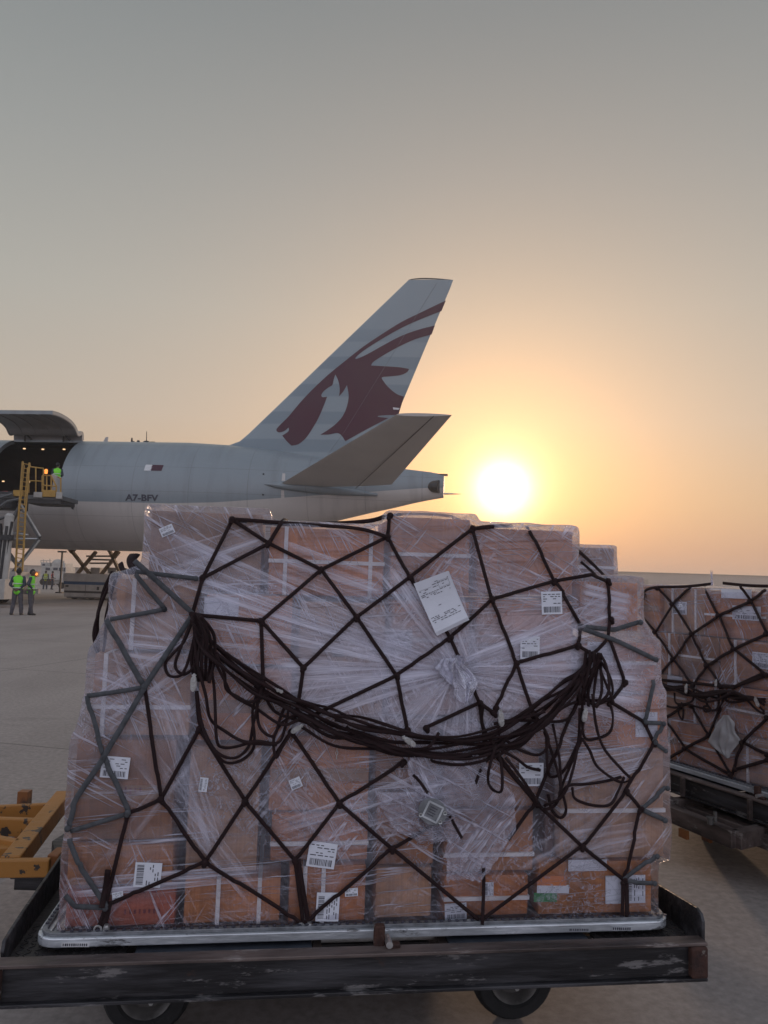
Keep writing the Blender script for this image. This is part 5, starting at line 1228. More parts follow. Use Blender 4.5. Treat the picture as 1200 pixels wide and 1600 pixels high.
# tail fin
FT = [ax(*p) for p in ((350, 699), (376, 689), (638, 438), (706, 438.5), (708, 440), (592, 716))]
LEp = [FT[0], FT[1], FT[2]]
def interp(poly, z):
    for a, b in zip(poly, poly[1:]):
        if a[1] <= z <= b[1]: return a[0] + (b[0] - a[0]) * (z - a[1]) / max(1e-6, b[1] - a[1])
    return poly[0][0] if z < poly[0][1] else poly[-1][0]
le_pts = spline([Vector((a, b, 0)) for a, b in (ax(345, 700), ax(362, 696), ax(377, 688), ax(400, 667), ax(638, 438))], 6); LE = [(p.x, p.y) for p in le_pts]
zr = ax(400, 716)[1]; LEx = [(LE[0][0] - .8, ZC + 1.5)] + LE
TEx = [ax(560, 780), ax(592, 716), ax(708, 439)]; ztop = ax(638, 438)[1]
def fin_half(s, z):
    a, b = interp(LEx, z), interp(TEx, z); c = max(.01, b - a); x = min(1, max(0, (s - a) / c)); th = .42 - .26 * (z - ZC) / (ztop - ZC)
    return th * (1.32 * math.sqrt(max(0, x)) * (1 - x) ** .75) * .95 + .012
m = MB(); nz_, nx = 26, 22; zs = [ZC + 1.6 + (ztop - ZC - 1.6) * j / nz_ for j in range(nz_ + 1)]
for sgn in (1, -1):
    vs = []
    for z in zs:
        a, b = interp(LEx, z), interp(TEx, z)
        for i in range(nx + 1):
            x = (i / nx) ** 1.5; s_ = a + (b - a) * x; vs.append(FA.w(s_, -sgn * fin_half(s_, z), z))
    m.add(vs, [(j * (nx + 1) + i, j * (nx + 1) + i + 1, (j + 1) * (nx + 1) + i + 1, (j + 1) * (nx + 1) + i) for j in range(nz_) for i in range(nx)])
a, b = interp(LEx, ztop), interp(TEx, ztop); cap = [FA.w(a + (b - a) * (i / nx) ** 1.5, -fin_half(a + (b - a) * (i / nx) ** 1.5, ztop), ztop + .10 * math.sin(math.pi * i / nx)) for i in range(nx + 1)]
cb_ = [FA.w(a + (b - a) * (i / nx) ** 1.5, fin_half(a + (b - a) * (i / nx) ** 1.5, ztop), ztop + .10 * math.sin(math.pi * i / nx)) for i in range(nx + 1)]
m.add(cap + cb_, [(i, i + 1, nx + 2 + i, nx + 1 + i) for i in range(nx)])
# fin paint with broad level bands
fmat, t, oo = newmat('banded_fin_paint'); p = N_(t, 'ShaderNodeBsdfPrincipled'); t.links.new(p.outputs[0], oo.inputs[0])
c_ = N_(t, 'ShaderNodeTexCoord'); sx = N_(t, 'ShaderNodeSeparateXYZ'); t.links.new(c_.outputs['Object'], sx.inputs[0])
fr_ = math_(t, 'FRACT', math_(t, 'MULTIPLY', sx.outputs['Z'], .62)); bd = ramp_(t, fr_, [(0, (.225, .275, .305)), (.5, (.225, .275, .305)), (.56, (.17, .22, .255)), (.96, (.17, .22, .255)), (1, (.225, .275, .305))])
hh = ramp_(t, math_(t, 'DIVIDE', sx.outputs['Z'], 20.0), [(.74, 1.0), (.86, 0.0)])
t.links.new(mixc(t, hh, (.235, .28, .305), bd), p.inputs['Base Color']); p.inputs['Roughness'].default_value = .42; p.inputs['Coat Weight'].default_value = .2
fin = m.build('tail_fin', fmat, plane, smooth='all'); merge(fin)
m = MB()
for z0_, z1_ in ((ZC + 2.2, ztop - .2),):
    P = [FA.w(interp(TEx, z) - .32 * (interp(TEx, z) - interp(LEx, z)) , -fin_half(interp(TEx, z) - .32 * (interp(TEx, z) - interp(LEx, z)), z) - .004, z) for z in [z0_ + (z1_ - z0_) * i / 12 for i in range(13)]]
    m.tube(P, .012, 4)
m.build('rudder_seam', M['plane_up'], fin)
def decal(fn_n, outline, mat, name, parent, cuts_s=24, cuts_z=0, off=.02, conv=None):
    P = [Vector((a, b, 0)) for a, b in outline]; tri = tessellate_polygon([P])
    bm = bmesh.new(); vs = [bm.verts.new(p) for p in P]
    for t3 in tri:
        try: bm.faces.new([vs[i] for i in t3])
        except Exception: pass
    xs = [p.x for p in P]; ys = [p.y for p in P]
    for i in range(1, cuts_s): bmesh.ops.bisect_plane(bm, geom=bm.verts[:] + bm.edges[:] + bm.faces[:], plane_co=(min(xs) + (max(xs) - min(xs)) * i / cuts_s, 0, 0), plane_no=(1, 0, 0), dist=1e-5)
    for i in range(1, cuts_z): bmesh.ops.bisect_plane(bm, geom=bm.verts[:] + bm.edges[:] + bm.faces[:], plane_co=(0, min(ys) + (max(ys) - min(ys)) * i / cuts_z, 0), plane_no=(0, 1, 0), dist=1e-5)
    bm.verts.ensure_lookup_table(); bm.verts.index_update()
    m = MB(); m.add([FA.w(v_.co.x, -fn_n(v_.co.x, v_.co.y) - off, v_.co.y) for v_ in bm.verts], [tuple(v_.index for v_ in f.verts) for f in bm.faces]); bm.free()
    return m.build(name, mat, parent)
zo = lambda x, y: ax(340 + x / 3, 420 + y / 3, .3)
def sm(pts, closed=True, n=4):
    """smooth the curve, keeping corners marked with a third value"""
    out = []; k = len(pts); seg = []
    idx = [i for i, p in enumerate(pts) if len(p) == 3] or [0]
    for a, b in zip(idx, idx[1:] + [idx[0] + k]):
        s_ = [Vector((pts[i % k][0], pts[i % k][1], 0)) for i in range(a, b + 1)]
        out += [(p.x, p.y) for p in (spline(s_, n) if len(s_) > 2 else s_)[:-1]]
    return out
EMB = [(1070, 140, 1), (960, 195), (860, 245), (760, 308), (680, 362), (600, 425), (520, 490), (450, 555), (390, 618), (330, 690), (290, 730), (273, 752), (285, 765), (312, 758), (331, 742, 1), (330, 760), (301, 780, 1), (322, 806), (345, 828, 1), (378, 820), (412, 792), (440, 752), (470, 700), (495, 642), (512, 597, 1),
       (490, 599), (485, 588), (497, 570), (520, 552), (536, 542), (543, 515), (550, 492, 1), (564, 522), (571, 560), (568, 596, 1), (588, 572), (605, 542, 1), (613, 595), (604, 645), (585, 688), (556, 722), (518, 752), (480, 776, 1), (520, 775), (560, 768), (580, 780), (597, 806, 1), (700, 748), (800, 695, 1), (755, 691), (752, 686), (790, 682), (846, 680, 1),
       (872, 594, 1), (838, 582), (800, 552), (776, 522), (770, 505), (810, 500), (855, 494), (886, 480), (897, 464, 1), (850, 457), (780, 453), (718, 450, 1), (730, 432), (782, 398), (850, 360), (925, 325), (1003, 300, 1), (1018, 258, 1), (940, 280), (860, 310), (780, 352), (700, 397), (652, 418), (648, 410), (690, 375), (780, 318), (870, 268), (960, 227), (1049, 190, 1)]
EMBs = sm(EMB); decal(fin_half, [zo(*p) for p in EMBs], M['maroon'], 'emblem', fin, 40, 1, .012)
decal(fin_half, [zo(*p) for p in ((820, 645), (852, 648), (848, 656), (822, 655))], M['white_mark'], 'static_wick', fin, 3, 1, .02)
# tailplanes
def wing(root_le, root_te, tip_te, tip_le, thick, mat, name, tipc=.12):
    """four world corners -> lens section slab"""
    m = MB(); nx, ny = 14, 10; zup = Vector((0, 0, 1))
    for sgn in (1, -1):
        vs = []
        for j in range(ny + 1):
            t = j / ny; a = root_le.lerp(tip_le, t); b = root_te.lerp(tip_te, t); th = thick * (1 - t) + tipc * t
            for i in range(nx + 1):
                x = (i / nx) ** 1.4; vs.append(a.lerp(b, x) + zup * (sgn * th * (1.3 * math.sqrt(x) * (1 - x) ** .8 + .02)))
        m.add(vs, [(j * (nx + 1) + i, j * (nx + 1) + i + 1, (j + 1) * (nx + 1) + i + 1, (j + 1) * (nx + 1) + i) for j in range(ny) for i in range(nx)])
    e_ = ny * (nx + 1); nn = (nx + 1) * (ny + 1); b = len(m.v) - 2 * nn
    for i in range(nx): m.f.append((b + e_ + i, b + e_ + i + 1, b + nn + e_ + i + 1, b + nn + e_ + i)); m.mi.append(0)
    o = m.build(name, mat, plane, smooth=True); merge(o); return o
def an(x, y, n): return FA.wpx(x, y, -n)
RL, RT, TT, TL = an(437, 757, 2.2), an(612, 757, 1.7), an(706, 648.5, 11.3), an(620, 647.5, 10.6)
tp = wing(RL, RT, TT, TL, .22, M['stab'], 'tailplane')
m = MB(); P = [RL.lerp(RT, .68).lerp(TL.lerp(TT, .68), t) + Vector((0, 0, -.17 * (1 - t) - .05)) for t in [i / 8 for i in range(9)]]; m.tube(P, .02, 4); m.build('elevator_seam', M['dark_metal'], tp)
m = MB(); a = ax(413, 757, 2.4); m.tube([FA.w(a[0] + d, -side_n(a[0] + d, ax(430, 757, 2.4)[1], 0) - k, ax(430, 757, 2.4)[1] - .05 * d) for d, k in ((0, 0), (.6, .05), (1.4, .1), (2.4, .15), (4.0, .1), (6.0, .0))], [.02, .18, .26, .30, .28, .1], 12, flat=.8); m.build('tailplane_fairing', M['plane_up'], plane, smooth=True)
far_t = an(722, 772, -10.8); rr0 = FA.w(ax(450, 757)[0], 1.5, RL.z); rt0 = FA.w(ax(612, 757)[0], 1.2, RL.z)
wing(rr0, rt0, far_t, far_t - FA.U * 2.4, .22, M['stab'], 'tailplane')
for x, y, w_, h_ in ((444, 746, 5, 12), (443, 774, 5, 14), (548, 768, 6, 10)):
    q = ax(x, y, 2); n = side_n(q[0], q[1]); sc2 = .036; decal(lambda s_, z_: side_n(s_, z_, 0), [(q[0] - w_ / 2 * sc2, q[1] - h_ / 2 * sc2), (q[0] + w_ / 2 * sc2, q[1] - h_ / 2 * sc2), (q[0] + w_ / 3 * sc2, q[1] + h_ / 2 * sc2), (q[0] - w_ / 2 * sc2, q[1] + h_ / 2 * sc2)], M['plane_low'], 'access_panel', plane, 1, 1, .015)
for x, y in ((409, 739), (409, 772)):
    q = ax(x, y, 2.7); m = MB(); m.ball(FA.w(q[0], -side_n(q[0], q[1]), q[1]), .05, 8, 5); m.build('static_port', M['dark_metal'], plane)
# registration letters, flag, antennas
def wrap_text(s, x0, x1, yb, yt, mat, name):
    cu = bpy.data.curves.new('t', 'FONT'); cu.body = s; cu.size = 1; cu.resolution_u = 4; cu.offset = .034
    o = bpy.data.objects.new('t', cu); C.objects.link(o); dg = bpy.context.evaluated_depsgraph_get(); dg.update()
    me = bpy.data.meshes.new_from_object(o.evaluated_get(dg)); bpy.data.objects.remove(o)
    xs = [v.co.x for v in me.vertices]; ys = [v.co.y for v in me.vertices]
    A = ax(x0, yb, RF); B = ax(x1, yb, RF); T_ = ax(x0, yt, RF)
    m = MB(); vs = []
    for v in me.vertices:
        s_ = A[0] + (v.co.x - min(xs)) / (max(xs) - min(xs)) * (B[0] - A[0]); z_ = A[1] + (v.co.y - min(ys)) / (max(ys) - min(ys)) * (T_[1] - A[1]); vs.append(FA.w(s_, -side_n(s_, z_, .012), z_))
    m.add(vs, [tuple(p.vertices) for p in me.polygons]); return m.build(name, mat, plane)
wrap_text('A7-BFV', 195, 247, 782.5, 772, M['ink'], 'registration_letters')
def patch(pts, mat, name, par=plane): return decal(lambda s_, z_: side_n(s_, z_, 0), [ax(x, y, 2.9) for x, y in pts], mat, name, par, 4, 8, .012)
fl = patch([(225.5, 735.5), (237, 735.7), (235.5, 734), (237.5, 732.6), (235.5, 731.2), (237.8, 729.8), (235.8, 728.4), (237.8, 727), (236.5, 725.8), (227, 725.5)], M['white_mark'], 'flag')
patch([(237, 735.7), (253, 736), (255, 726.2), (236.5, 725.8), (237.8, 727), (235.8, 728.4), (237.8, 729.8), (235.5, 731.2), (237.5, 732.6), (235.5, 734)], M['maroon'], 'flag_field', fl)
patch([(112, 790), (118, 790), (116, 797), (113, 795)], M['dark_metal'], 'drain_mast')
for x, y0, y1, w_ in ((163, 693, 683, .12), (206, 692, 684, .05), (216, 692, 688, .10), (229, 692, 674, .015), (238, 692, 690, .2)):
    a, b = ax(x, y0), ax(x + (4 if w_ == .12 else 0), y1); m = MB(); m.prism([FA.w(a[0] - w_ * 1.6, -.02, a[1] - .12), FA.w(a[0] + w_ * 1.6, -.02, a[1] - .12), FA.w(b[0] + w_ * .7, -.02, b[1]), FA.w(b[0] - w_ * .5, -.02, b[1])], FA.V * .05); m.build('antenna', M['dark_metal' if w_ != .12 else 'plane_low'], plane)
m = MB(); q = ax(229, 692); m.ball(FA.w(q[0], 0, q[1]), .22, 10, 6, (1, 1, .6)); q = ax(208, 692); m.ball(FA.w(q[0], 0, q[1]), .14, 10, 6, (1, 1, .8)); m.build('antenna', M['dark_metal'], plane)
# wings, engines and landing gear stand left of the photo
for sg in (1, -1):
    sr = s1 - 38; wing(FA.w(sr, -sg * 2.4, ZC - 1.6), FA.w(sr + 11, -sg * 2.4, ZC - 1.4), FA.w(sr + 20.5, -sg * 31, ZC + 2.2), FA.w(sr + 18.5, -sg * 31, ZC + 2.2), .75, M['stab'], 'wing', .1)
    m = MB(); c0 = FA.w(sr + .5, -sg * 9.7, ZC - 3.2)
    m.tube([c0 - FA.U * 3.2, c0 - FA.U * 2.9, c0 - FA.U * 1.5, c0 + FA.U * .5, c0 + FA.U * 2.4], [1.55, 1.75, 1.85, 1.7, 1.1], 28); m.build('engine', M['plane_up'], plane, smooth=True)
    m = MB(); m.beam(c0 + Vector((0, 0, 1.2)), c0 + FA.U * 4 + Vector((0, 0, 2.3)), .3, 1.6); m.build('pylon', M['plane_up'], plane)
    m = MB(); g0 = FA.w(sr + 7.6, -sg * 5.2, 0)
    for k in (-1.45, 0, 1.45):
        for w2 in (-.6, .6): m.cyl(g0 + FA.U * k + FA.V * (w2 - .25) + Vector((0, 0, .68)), g0 + FA.U * k + FA.V * (w2 + .25) + Vector((0, 0, .68)), .68, 20)
    m.beam(g0 + Vector((0, 0, .7)), g0 + Vector((0, 0, ZC - 1.7)), .35, .35, up=(1, 0, 0)); m.beam(g0 - FA.U * 1.5 + Vector((0, 0, .7)), g0 + FA.U * 1.5 + Vector((0, 0, .7)), .25, .25); m.build('landing_gear', M['rubber'], plane)
m = MB(); g0 = FA.w(NOSE + 5.5, 0, 0)
for w2 in (-.35, .35): m.cyl(g0 + FA.V * (w2 - .18) + Vector((0, 0, .54)), g0 + FA.V * (w2 + .18) + Vector((0, 0, .54)), .54, 20)
m.beam(g0 + Vector((0, 0, .5)), g0 + Vector((0, 0, ZB + .6)), .25, .25, up=(1, 0, 0)); m.build('nose_gear', M['rubber'], plane)

# ------------------------------------------------------------------ people
def caps_mesh(caps, voxel, it=3):
    mb = MB()
    for a, b, ra, rb in caps:
        a, b = Vector(a), Vector(b)
        if (b - a).length < 1e-4: mb.ball(a, ra, 12, 8); continue
        mb.tube([a.lerp(b, k / 4) for k in range(5)], [ra + (rb - ra) * k / 4 for k in range(5)], 12); mb.ball(a, ra * .99, 12, 8); mb.ball(b, rb * .99, 12, 8)
    return remeshed(mb, voxel, it)
def person(pos, face, label, vest, arms='behind', trousers='trouser', h=1.76, lean=0, legs=(.11, -.02)):
    e = empty('person', pos, face, label=label, cat='person'); k = h / 1.76
    def S(p): return Vector(p) * k
    W_, l2 = legs
    hipz, shz = .93, 1.43
    hip = [(-.09, 0, hipz), (.09, 0, hipz)]; foot = [(-W_, -.02, .07), (W_, l2, .07)]
    knee = [((hip[i][0] + foot[i][0]) / 2, .03, .50) for i in (0, 1)]
    sh = [(-.19, 0, shz), (.19, 0, shz)]
    if arms == 'behind': el = [(-.27, -.06, 1.16), (.27, -.06, 1.16)]; wr = [(-.08, -.16, 1.0), (.05, -.19, .97)]
    elif arms == 'front': el = [(-.25, .02, 1.15), (.25, .02, 1.15)]; wr = [(-.13, .22, 1.08), (.13, .22, 1.08)]
    elif arms == 'hips': el = [(-.33, -.05, 1.2), (.33, -.05, 1.2)]; wr = [(-.17, .08, 1.03), (.17, .08, 1.03)]
    else: el = [(-.25, -.02, 1.15), (.24, -.02, 1.15)]; wr = [(-.26, .05, .9), (.25, .06, .9)]
    caps = []
    caps += [((0, 0, .98), (0, 0, 1.18), .135, .125), ((0, 0, 1.18), (0, -.01, 1.36), .13, .15), ((-.1, 0, 1.40), (.1, 0, 1.40), .09, .09), ((0, 0, 1.42), (0, .02, 1.56), .06, .055), ((0, .025, 1.63), (0, .02, 1.67), .088, .098)]
    caps += [((0, .115, 1.625), (0, .125, 1.615), .016, .012), ((-.085, .01, 1.63), (-.092, .005, 1.65), .02, .018), ((.085, .01, 1.63), (.092, .005, 1.65), .02, .018)]
    for i in (0, 1):
        caps += [(hip[i], knee[i], .095, .062), (knee[i], foot[i], .060, .040), (sh[i], el[i], .052, .042), (el[i], wr[i], .042, .028)]
        d = (Vector(wr[i]) - Vector(el[i])).normalized(); caps += [(wr[i], Vector(wr[i]) + d * .07, .030, .034)]
    caps = [(S(a), S(b), ra * k, rb * k) for a, b, ra, rb in caps]
    me = caps_mesh(caps, .016, 4); body = bpy.data.objects.new('body', me); me.materials.clear(); me.materials.append(M['skin']); C.objects.link(body); body.parent = e
    bm = bmesh.new(); bm.from_mesh(me)      # five fingers to each hand
    fb = MB()
    for i in (0, 1):
        d = (Vector(wr[i]) - Vector(el[i])).normalized(); side = d.cross(Vector((0, 0, 1)) if abs(d.z) < .8 else Vector((0, 1, 0))).normalized(); p0 = Vector(wr[i]) + d * .08
        pal_ = side.cross(d)
        for f in range(4):
            q = p0 + side * (.024 * (f - 1.5) * .75); ln = (.062, .072, .068, .05)[f]; fb.tube([S(q), S(q + d * ln * .5 + pal_ * .006), S(q + d * ln + pal_ * .022)], [.0095 * k, .0085 * k, .007 * k], 6)
        q = Vector(wr[i]) + d * .03 + side * .03; fb.tube([S(q), S(q + d * .03 + side * .025), S(q + d * .06 + side * .03 + pal_ * .01)], [.011 * k, .010 * k, .008 * k], 6)
    t = bpy.data.meshes.new('t'); t.from_pydata([tuple(v) for v in fb.v], [], fb.f); bm.from_mesh(t); bm.to_mesh(me); bm.free(); bpy.data.meshes.remove(t)
    for p in me.polygons: p.use_smooth = True
    def cloth(name, caps, mat, vox=.018):
        me = caps_mesh([(S(a), S(b), ra * k, rb * k) for a, b, ra, rb in caps], vox, 3); o = bpy.data.objects.new(name, me); me.materials.clear(); me.materials.append(M[mat]); C.objects.link(o); o.parent = e
        for v in me.vertices: v.co += Vector((0, 0, 0)) + v.normal * noise.noise(v.co * 9) * .012
        for p in me.polygons: p.use_smooth = True
        return o
    cloth('trousers', [(hip[0], hip[1], .115, .115), ((0, 0, .98), (0, 0, 1.02), .135, .13)] + [(hip[i], knee[i], .112, .085) for i in (0, 1)] + [(knee[i], (foot[i][0], foot[i][1], .09), .085, .072) for i in (0, 1)], trousers)
    cloth('shirt', [((0, 0, 1.0), (0, 0, 1.36), .15, .155), ((-.12, 0, 1.40), (.12, 0, 1.40), .085, .085)] + [(sh[i], el[i], .070, .058) for i in (0, 1)] + [(el[i], Vector(el[i]).lerp(Vector(wr[i]), .8), .055, .042) for i in (0, 1)], 'shirt')
    vs_ = cloth('vest', [((0, 0, .93), (0, 0, 1.15), .172, .165), ((0, 0, 1.15), (0, 0, 1.36), .165, .17), ((-.12, 0, 1.39), (.12, 0, 1.39), .095, .095)], vest)
    m = MB()
    for z, r_ in ((1.04, .186), (1.2, .186)):
        m.tube([S((math.cos(a) * r_, math.sin(a) * r_, z)) for a in [R(q * 20) for q in range(18)]], .022 * k, 6, closed=True, flat=.25 if False else 1)
    o = m.build('reflective_band', M['tape_r']); o.parent = vs_; o.scale = (1, 1, 1)
    cloth('hair', [((0, -.012, 1.665), (0, .005, 1.70), .098, .094)], 'hair', .014)
    m = MB()
    for i in (0, 1): m.tube([S((foot[i][0], foot[i][1] - .07, .045)), S((foot[i][0], foot[i][1] + .05, .045)), S((foot[i][0], foot[i][1] + .17, .03))], [.045 * k, .048 * k, .028 * k], 10)
    o = m.build('shoes', M['shoe'], smooth=True); o.parent = e
    # narrower front to back than side to side
    for o in e.children:
        for v in o.data.vertices:
            if v.co.z > .92 * k and v.co.z < 1.47 * k and o.name.split('.')[0] in ('vest', 'shirt', 'body', 'reflective_band') and arms: 
                if abs(v.co.x) < .2 * k and abs(v.co.y) < .2 * k: v.co.y *= .74; v.co.x *= 1.06
    return e
p = onz(25, 961, 0); person(p, R(5), 'man seen from behind in green vest and grey trousers with hands clasped behind his back', 'vest', 'behind', h=1.78, legs=(.17, .04))
p = onz(46, 961, 0); person(p, R(-78), 'man in green vest standing side on beside the man with clasped hands', 'vest', 'hips', h=1.76, legs=(.10, .08))
p = onz(70, 921, 0); person(p, R(20), 'distant man in dull yellow vest beside the white ground vehicle', 'vest_y', 'sides', 'shirt', 1.74, legs=(.14, .05))
p = onz(80.5, 921, 0); person(p, R(-60), 'distant man in red jacket beside the white ground vehicle', 'vest_r', 'front', 'shirt', 1.74)
PY = 39.2
p = onY(87, 777, PY); op = person(p, R(10), 'loader operator in green vest standing at the rail of the raised platform', 'vest', 'front', 'trouser', 1.76)
plat_z = p.z

# ------------------------------------------------------------------ main deck loader at the open door
ld = empty('cargo_loader', (onY(20, 900, 37).x, 37.5, 0), 0, label='raised scissor cargo loader with yellow ladder standing at the open cargo door', cat='cargo loader')
Y0 = 38.2
def bx(name, mat, x0, y0, x1, y1, Ya, Yb, par=ld, bev=.01):
    a = onY(x0, y1, Ya); b = onY(x1, y0, Ya); m = MB(); m.box(((a.x + b.x) / 2, (Ya + Yb) / 2, (a.z + b.z) / 2), (abs(b.x - a.x), Yb - Ya, abs(b.z - a.z))); return m.build(name, M[mat], par, bevel=bev)
def bars(name, mat, segs, Y, r, par=ld, n=6):
    m = MB()
    for a, b in segs: m.tube([onY(a[0], a[1], Y), onY(b[0], b[1], Y)], r, n)
    return m.build(name, M[mat], par)
zp = plat_z
a = onY(-60, 778, PY - .9); b = onY(97, 778, PY - .9)
m = MB(); m.box(((a.x + b.x) / 2, PY + .1, zp - .12), (b.x - a.x, 2.1, .22)); m.build('platform', M['gse_grey'], ld, bevel=.02)
bx('platform_skirt', 'gse_white', 52, 769, 66, 777, PY - 1.05, PY - .97); bx('platform_skirt', 'gse_white', 87, 769, 97, 779, PY - 1.05, PY - .97)
bx('platform_skirt', 'yellow', 66, 766, 87, 776, PY - 1.08, PY - 1.0); bx('underframe', 'dark_metal', 40, 779, 95, 786, PY - .9, PY + .9)
bx('underframe', 'dark_metal', -40, 768, 20, 792, PY - .9, PY + .9); bx('lip', 'yellow', 20, 766, 36, 775, PY - 1.1, PY - .9)
# rails
bars('guard_rail', 'yellow', [((45, 729), (68, 732)), ((45, 751), (68, 752)), ((56, 730), (56, 770)), ((45, 728), (45, 770)), ((68, 732), (68, 770))], PY + .3, .035)
bars('guard_rail', 'yellow', [((66, 743), (80, 743)), ((66, 743), (66, 775)), ((73, 743), (73, 775)), ((80, 743), (80, 775)), ((66, 758), (88, 760)), ((80, 743), (88, 760)), ((88, 760), (88, 772)), ((90, 745), (96, 748)), ((95, 748), (95, 772))], PY - 1.0, .035)
m = MB(); a = onY(78, 771, PY - .5); m.prism([onY(x, y, PY - .6) for x, y in ((80, 770), (89, 770), (88, 744), (82, 740), (78, 743), (83, 750))], (0, .5, 0)); m.build('control_console', M['gse_white'], ld, bevel=.02)
m = MB(); a = onY(72, 737, PY - 1.0); m.cyl(a - Vector((0, 0, .10)), a + Vector((0, 0, .03)), .07, 12); m.ball(a + Vector((0, 0, .05)), .085, 12, 8); m.build('beacon', M['beacon'], ld)
# ladder
LY = PY - 1.6
segs = [((35.5, 721), (29.5, 800)), ((29.5, 800), (24, 893)), ((46, 723), (40, 800)), ((40, 800), (35, 893))]
lad = bars('ladder', 'yellow', segs, LY, .05)
rg_ = [((35.5 - t * .068, 722 + t), (46 - t * .068, 724 + t)) for t in range(2, 170, 7)]
bars('rungs', 'yellow', rg_, LY, .022, lad)
bars('safety_cage', 'yellow', [((35.5, 721), (37, 727)), ((46, 723), (48, 729)), ((38, 727), (32, 790)), ((43, 730), (38, 790))], LY - .3, .02, lad)
# scissors
for dy in (-.9, .9):
    m = MB()
    for q, r_ in (((30, 786), (62, 840)), ((62, 842), (20, 895)), ((0, 850), (34, 786)), ((-30, 800), (34, 893)), ((-28, 880), (0, 850))):
        m.beam(onY(*q, PY + dy), onY(*r_, PY + dy), .12, .26, up=(0, 1, 0))
    m.build('scissor_arm', M['gse_grey'], ld, bevel=.01)
bars('arm_edge', 'gse_white', [((33, 788), (63, 838)), ((62, 844), (24, 893))], PY - 1.0, .05)
bars('hydraulic_ram', 'steel', [((10, 870), (34, 886)), ((12, 866), (36, 884)), ((0, 830), (44, 836)), ((20, 842), (60, 842))], PY - .6, .05)
# white mast
Ym = 35.6
m = MB(); a, b = onY(15, 806, Ym), onY(3, 935, Ym); m.tube([b, a, a + Vector((.0, 0, .12))], [.21, .21, .10], 14); m.build('mast', M['gse_white'], ld, smooth=True)
m = MB(); m.beam(onY(11, 822, Ym - .22), onY(-2, 925, Ym - .22), .10, .12, up=(0, 1, 0)); m.beam(onY(19, 815, Ym - .1), onY(11, 865, Ym - .1), .06, .14, up=(0, 1, 0)); m.box(onY(11, 840, Ym - .2), (.5, .3, .25)); m.beam(onY(0, 818, Ym), onY(5, 925, Ym), .12, .2, up=(0, 1, 0)); m.build('mast_bracket', M['dark_metal'], ld)
bars('conveyor_arm', 'gse_grey', [((0, 792), (12, 783)), ((12, 783), (30, 780)), ((-10, 815), (12, 806)), ((0, 778), (20, 772))], PY - 1.2, .07)
# chassis on wheels
bx('chassis', 'gse_white', -90, 893, 24, 908, PY - 1.2, PY + 1.2); bx('chassis', 'gse_grey', -90, 908, 20, 926, PY - 1.1, PY + 1.1); bx('chassis_end', 'orange', 46, 893, 58, 901, PY + .9, PY + 1.2)
bx('counterweight', 'gse_white', -20, 905, 8, 936, 35.2, 36.4); bx('bumper', 'gse_white', 30, 920, 60, 927, PY + .9, PY + 1.15)
m = MB(); a = onY(57, 897, PY + .8); m.ball(a, .07, 8, 6); m.build('marker_lamp', M['beacon'], ld)
for x in (-80, -40, -12):
    for dy in (-1.0, .8):
        q = onY(x, 930, PY); m = MB(); m.cyl((q.x, PY + dy, .42), (q.x, PY + dy + .3, .42), .42, 22); m.build('wheel', M['rubber'], ld, smooth=True)
# the floor rollers and red edge inside the hold, left
bars('roller_edge', 'vest_r', [((-30, 769), (12, 768))], PY + 1.1, .03)

# ------------------------------------------------------------------ second scissor loader beyond the belly
YL = 49.0
l2 = empty('lower_loader', (onY(150, 930, YL).x, YL, 0), 0, label='white scissor loader with blue stripe and tan lift arms standing under the airplane belly', cat='cargo loader')
bx('body', 'gse_white', 99, 908, 186, 932, YL, YL + 2.4, l2, .04); bx('upper_deck', 'gse_white', 98, 898, 190, 908, YL - .05, YL + 2.5, l2, .03)
bx('skirt', 'gse_grey', 104, 931, 184, 934, YL + .05, YL + 2.3, l2)
bx('stripe', 'blue', 99.5, 909, 168, 912.5, YL - .025, YL - .012, l2, 0)
for x0, y0, x1, y1 in ((102, 914, 107, 917), (161, 920, 167, 923), (151, 917, 155, 922)): bx('hatch_vent', 'dark_metal', x0, y0, x1, y1, YL - .03, YL - .012, l2, 0)
for x in (133, 170): bx('panel_seam', 'dark_metal', x, 909, x + .8, 931, YL - .02, YL - .012, l2, 0)
bx('panel_seam', 'dark_metal', 100, 925, 184, 925.7, YL - .02, YL - .012, l2, 0)
for dy in (0.2, 2.0):
    m = MB()
    for q, r_ in (((113, 862), (140, 897)), ((150, 862), (118, 900)), ((172, 862), (190, 900)), ((186, 862), (158, 898)), ((96, 840), (113, 864)), ((200, 840), (176, 870)), ((113, 862), (130, 840)), ((172, 862), (155, 840))):
        m.beam(onY(*q, YL + dy), onY(*r_, YL + dy), .16, .34, up=(0, 1, 0))
    m.build('lift_arm', pmat('tan_arm_paint', (.16, .105, .055), .6, var=.15, scale=3) if dy < 1 else M['gse_grey'], l2, bevel=.01)
bars('cross_tube', 'gse_grey', [((135, 869), (180, 869)), ((140, 880), (176, 880)), ((138, 874), (176, 875))], YL + 1, .06, l2)
bx('power_pack', 'gse_white', 141, 887, 156, 897, YL + .6, YL + 1.6, l2); bx('power_pack', 'gse_white', 168, 887, 182, 896, YL + .6, YL + 1.6, l2)
bx('upper_platform', 'gse_grey', 95, 838, 205, 846, YL, YL + 2.4, l2)
for x in (113, 140, 172):
    q = onY(x, 930, YL); m = MB(); m.cyl((q.x, YL + .2, .22), (q.x, YL + .5, .22), .22, 16); m.cyl((q.x, YL + 1.9, .22), (q.x, YL + 2.2, .22), .22, 16); m.build('wheel', M['rubber'], l2, smooth=True)

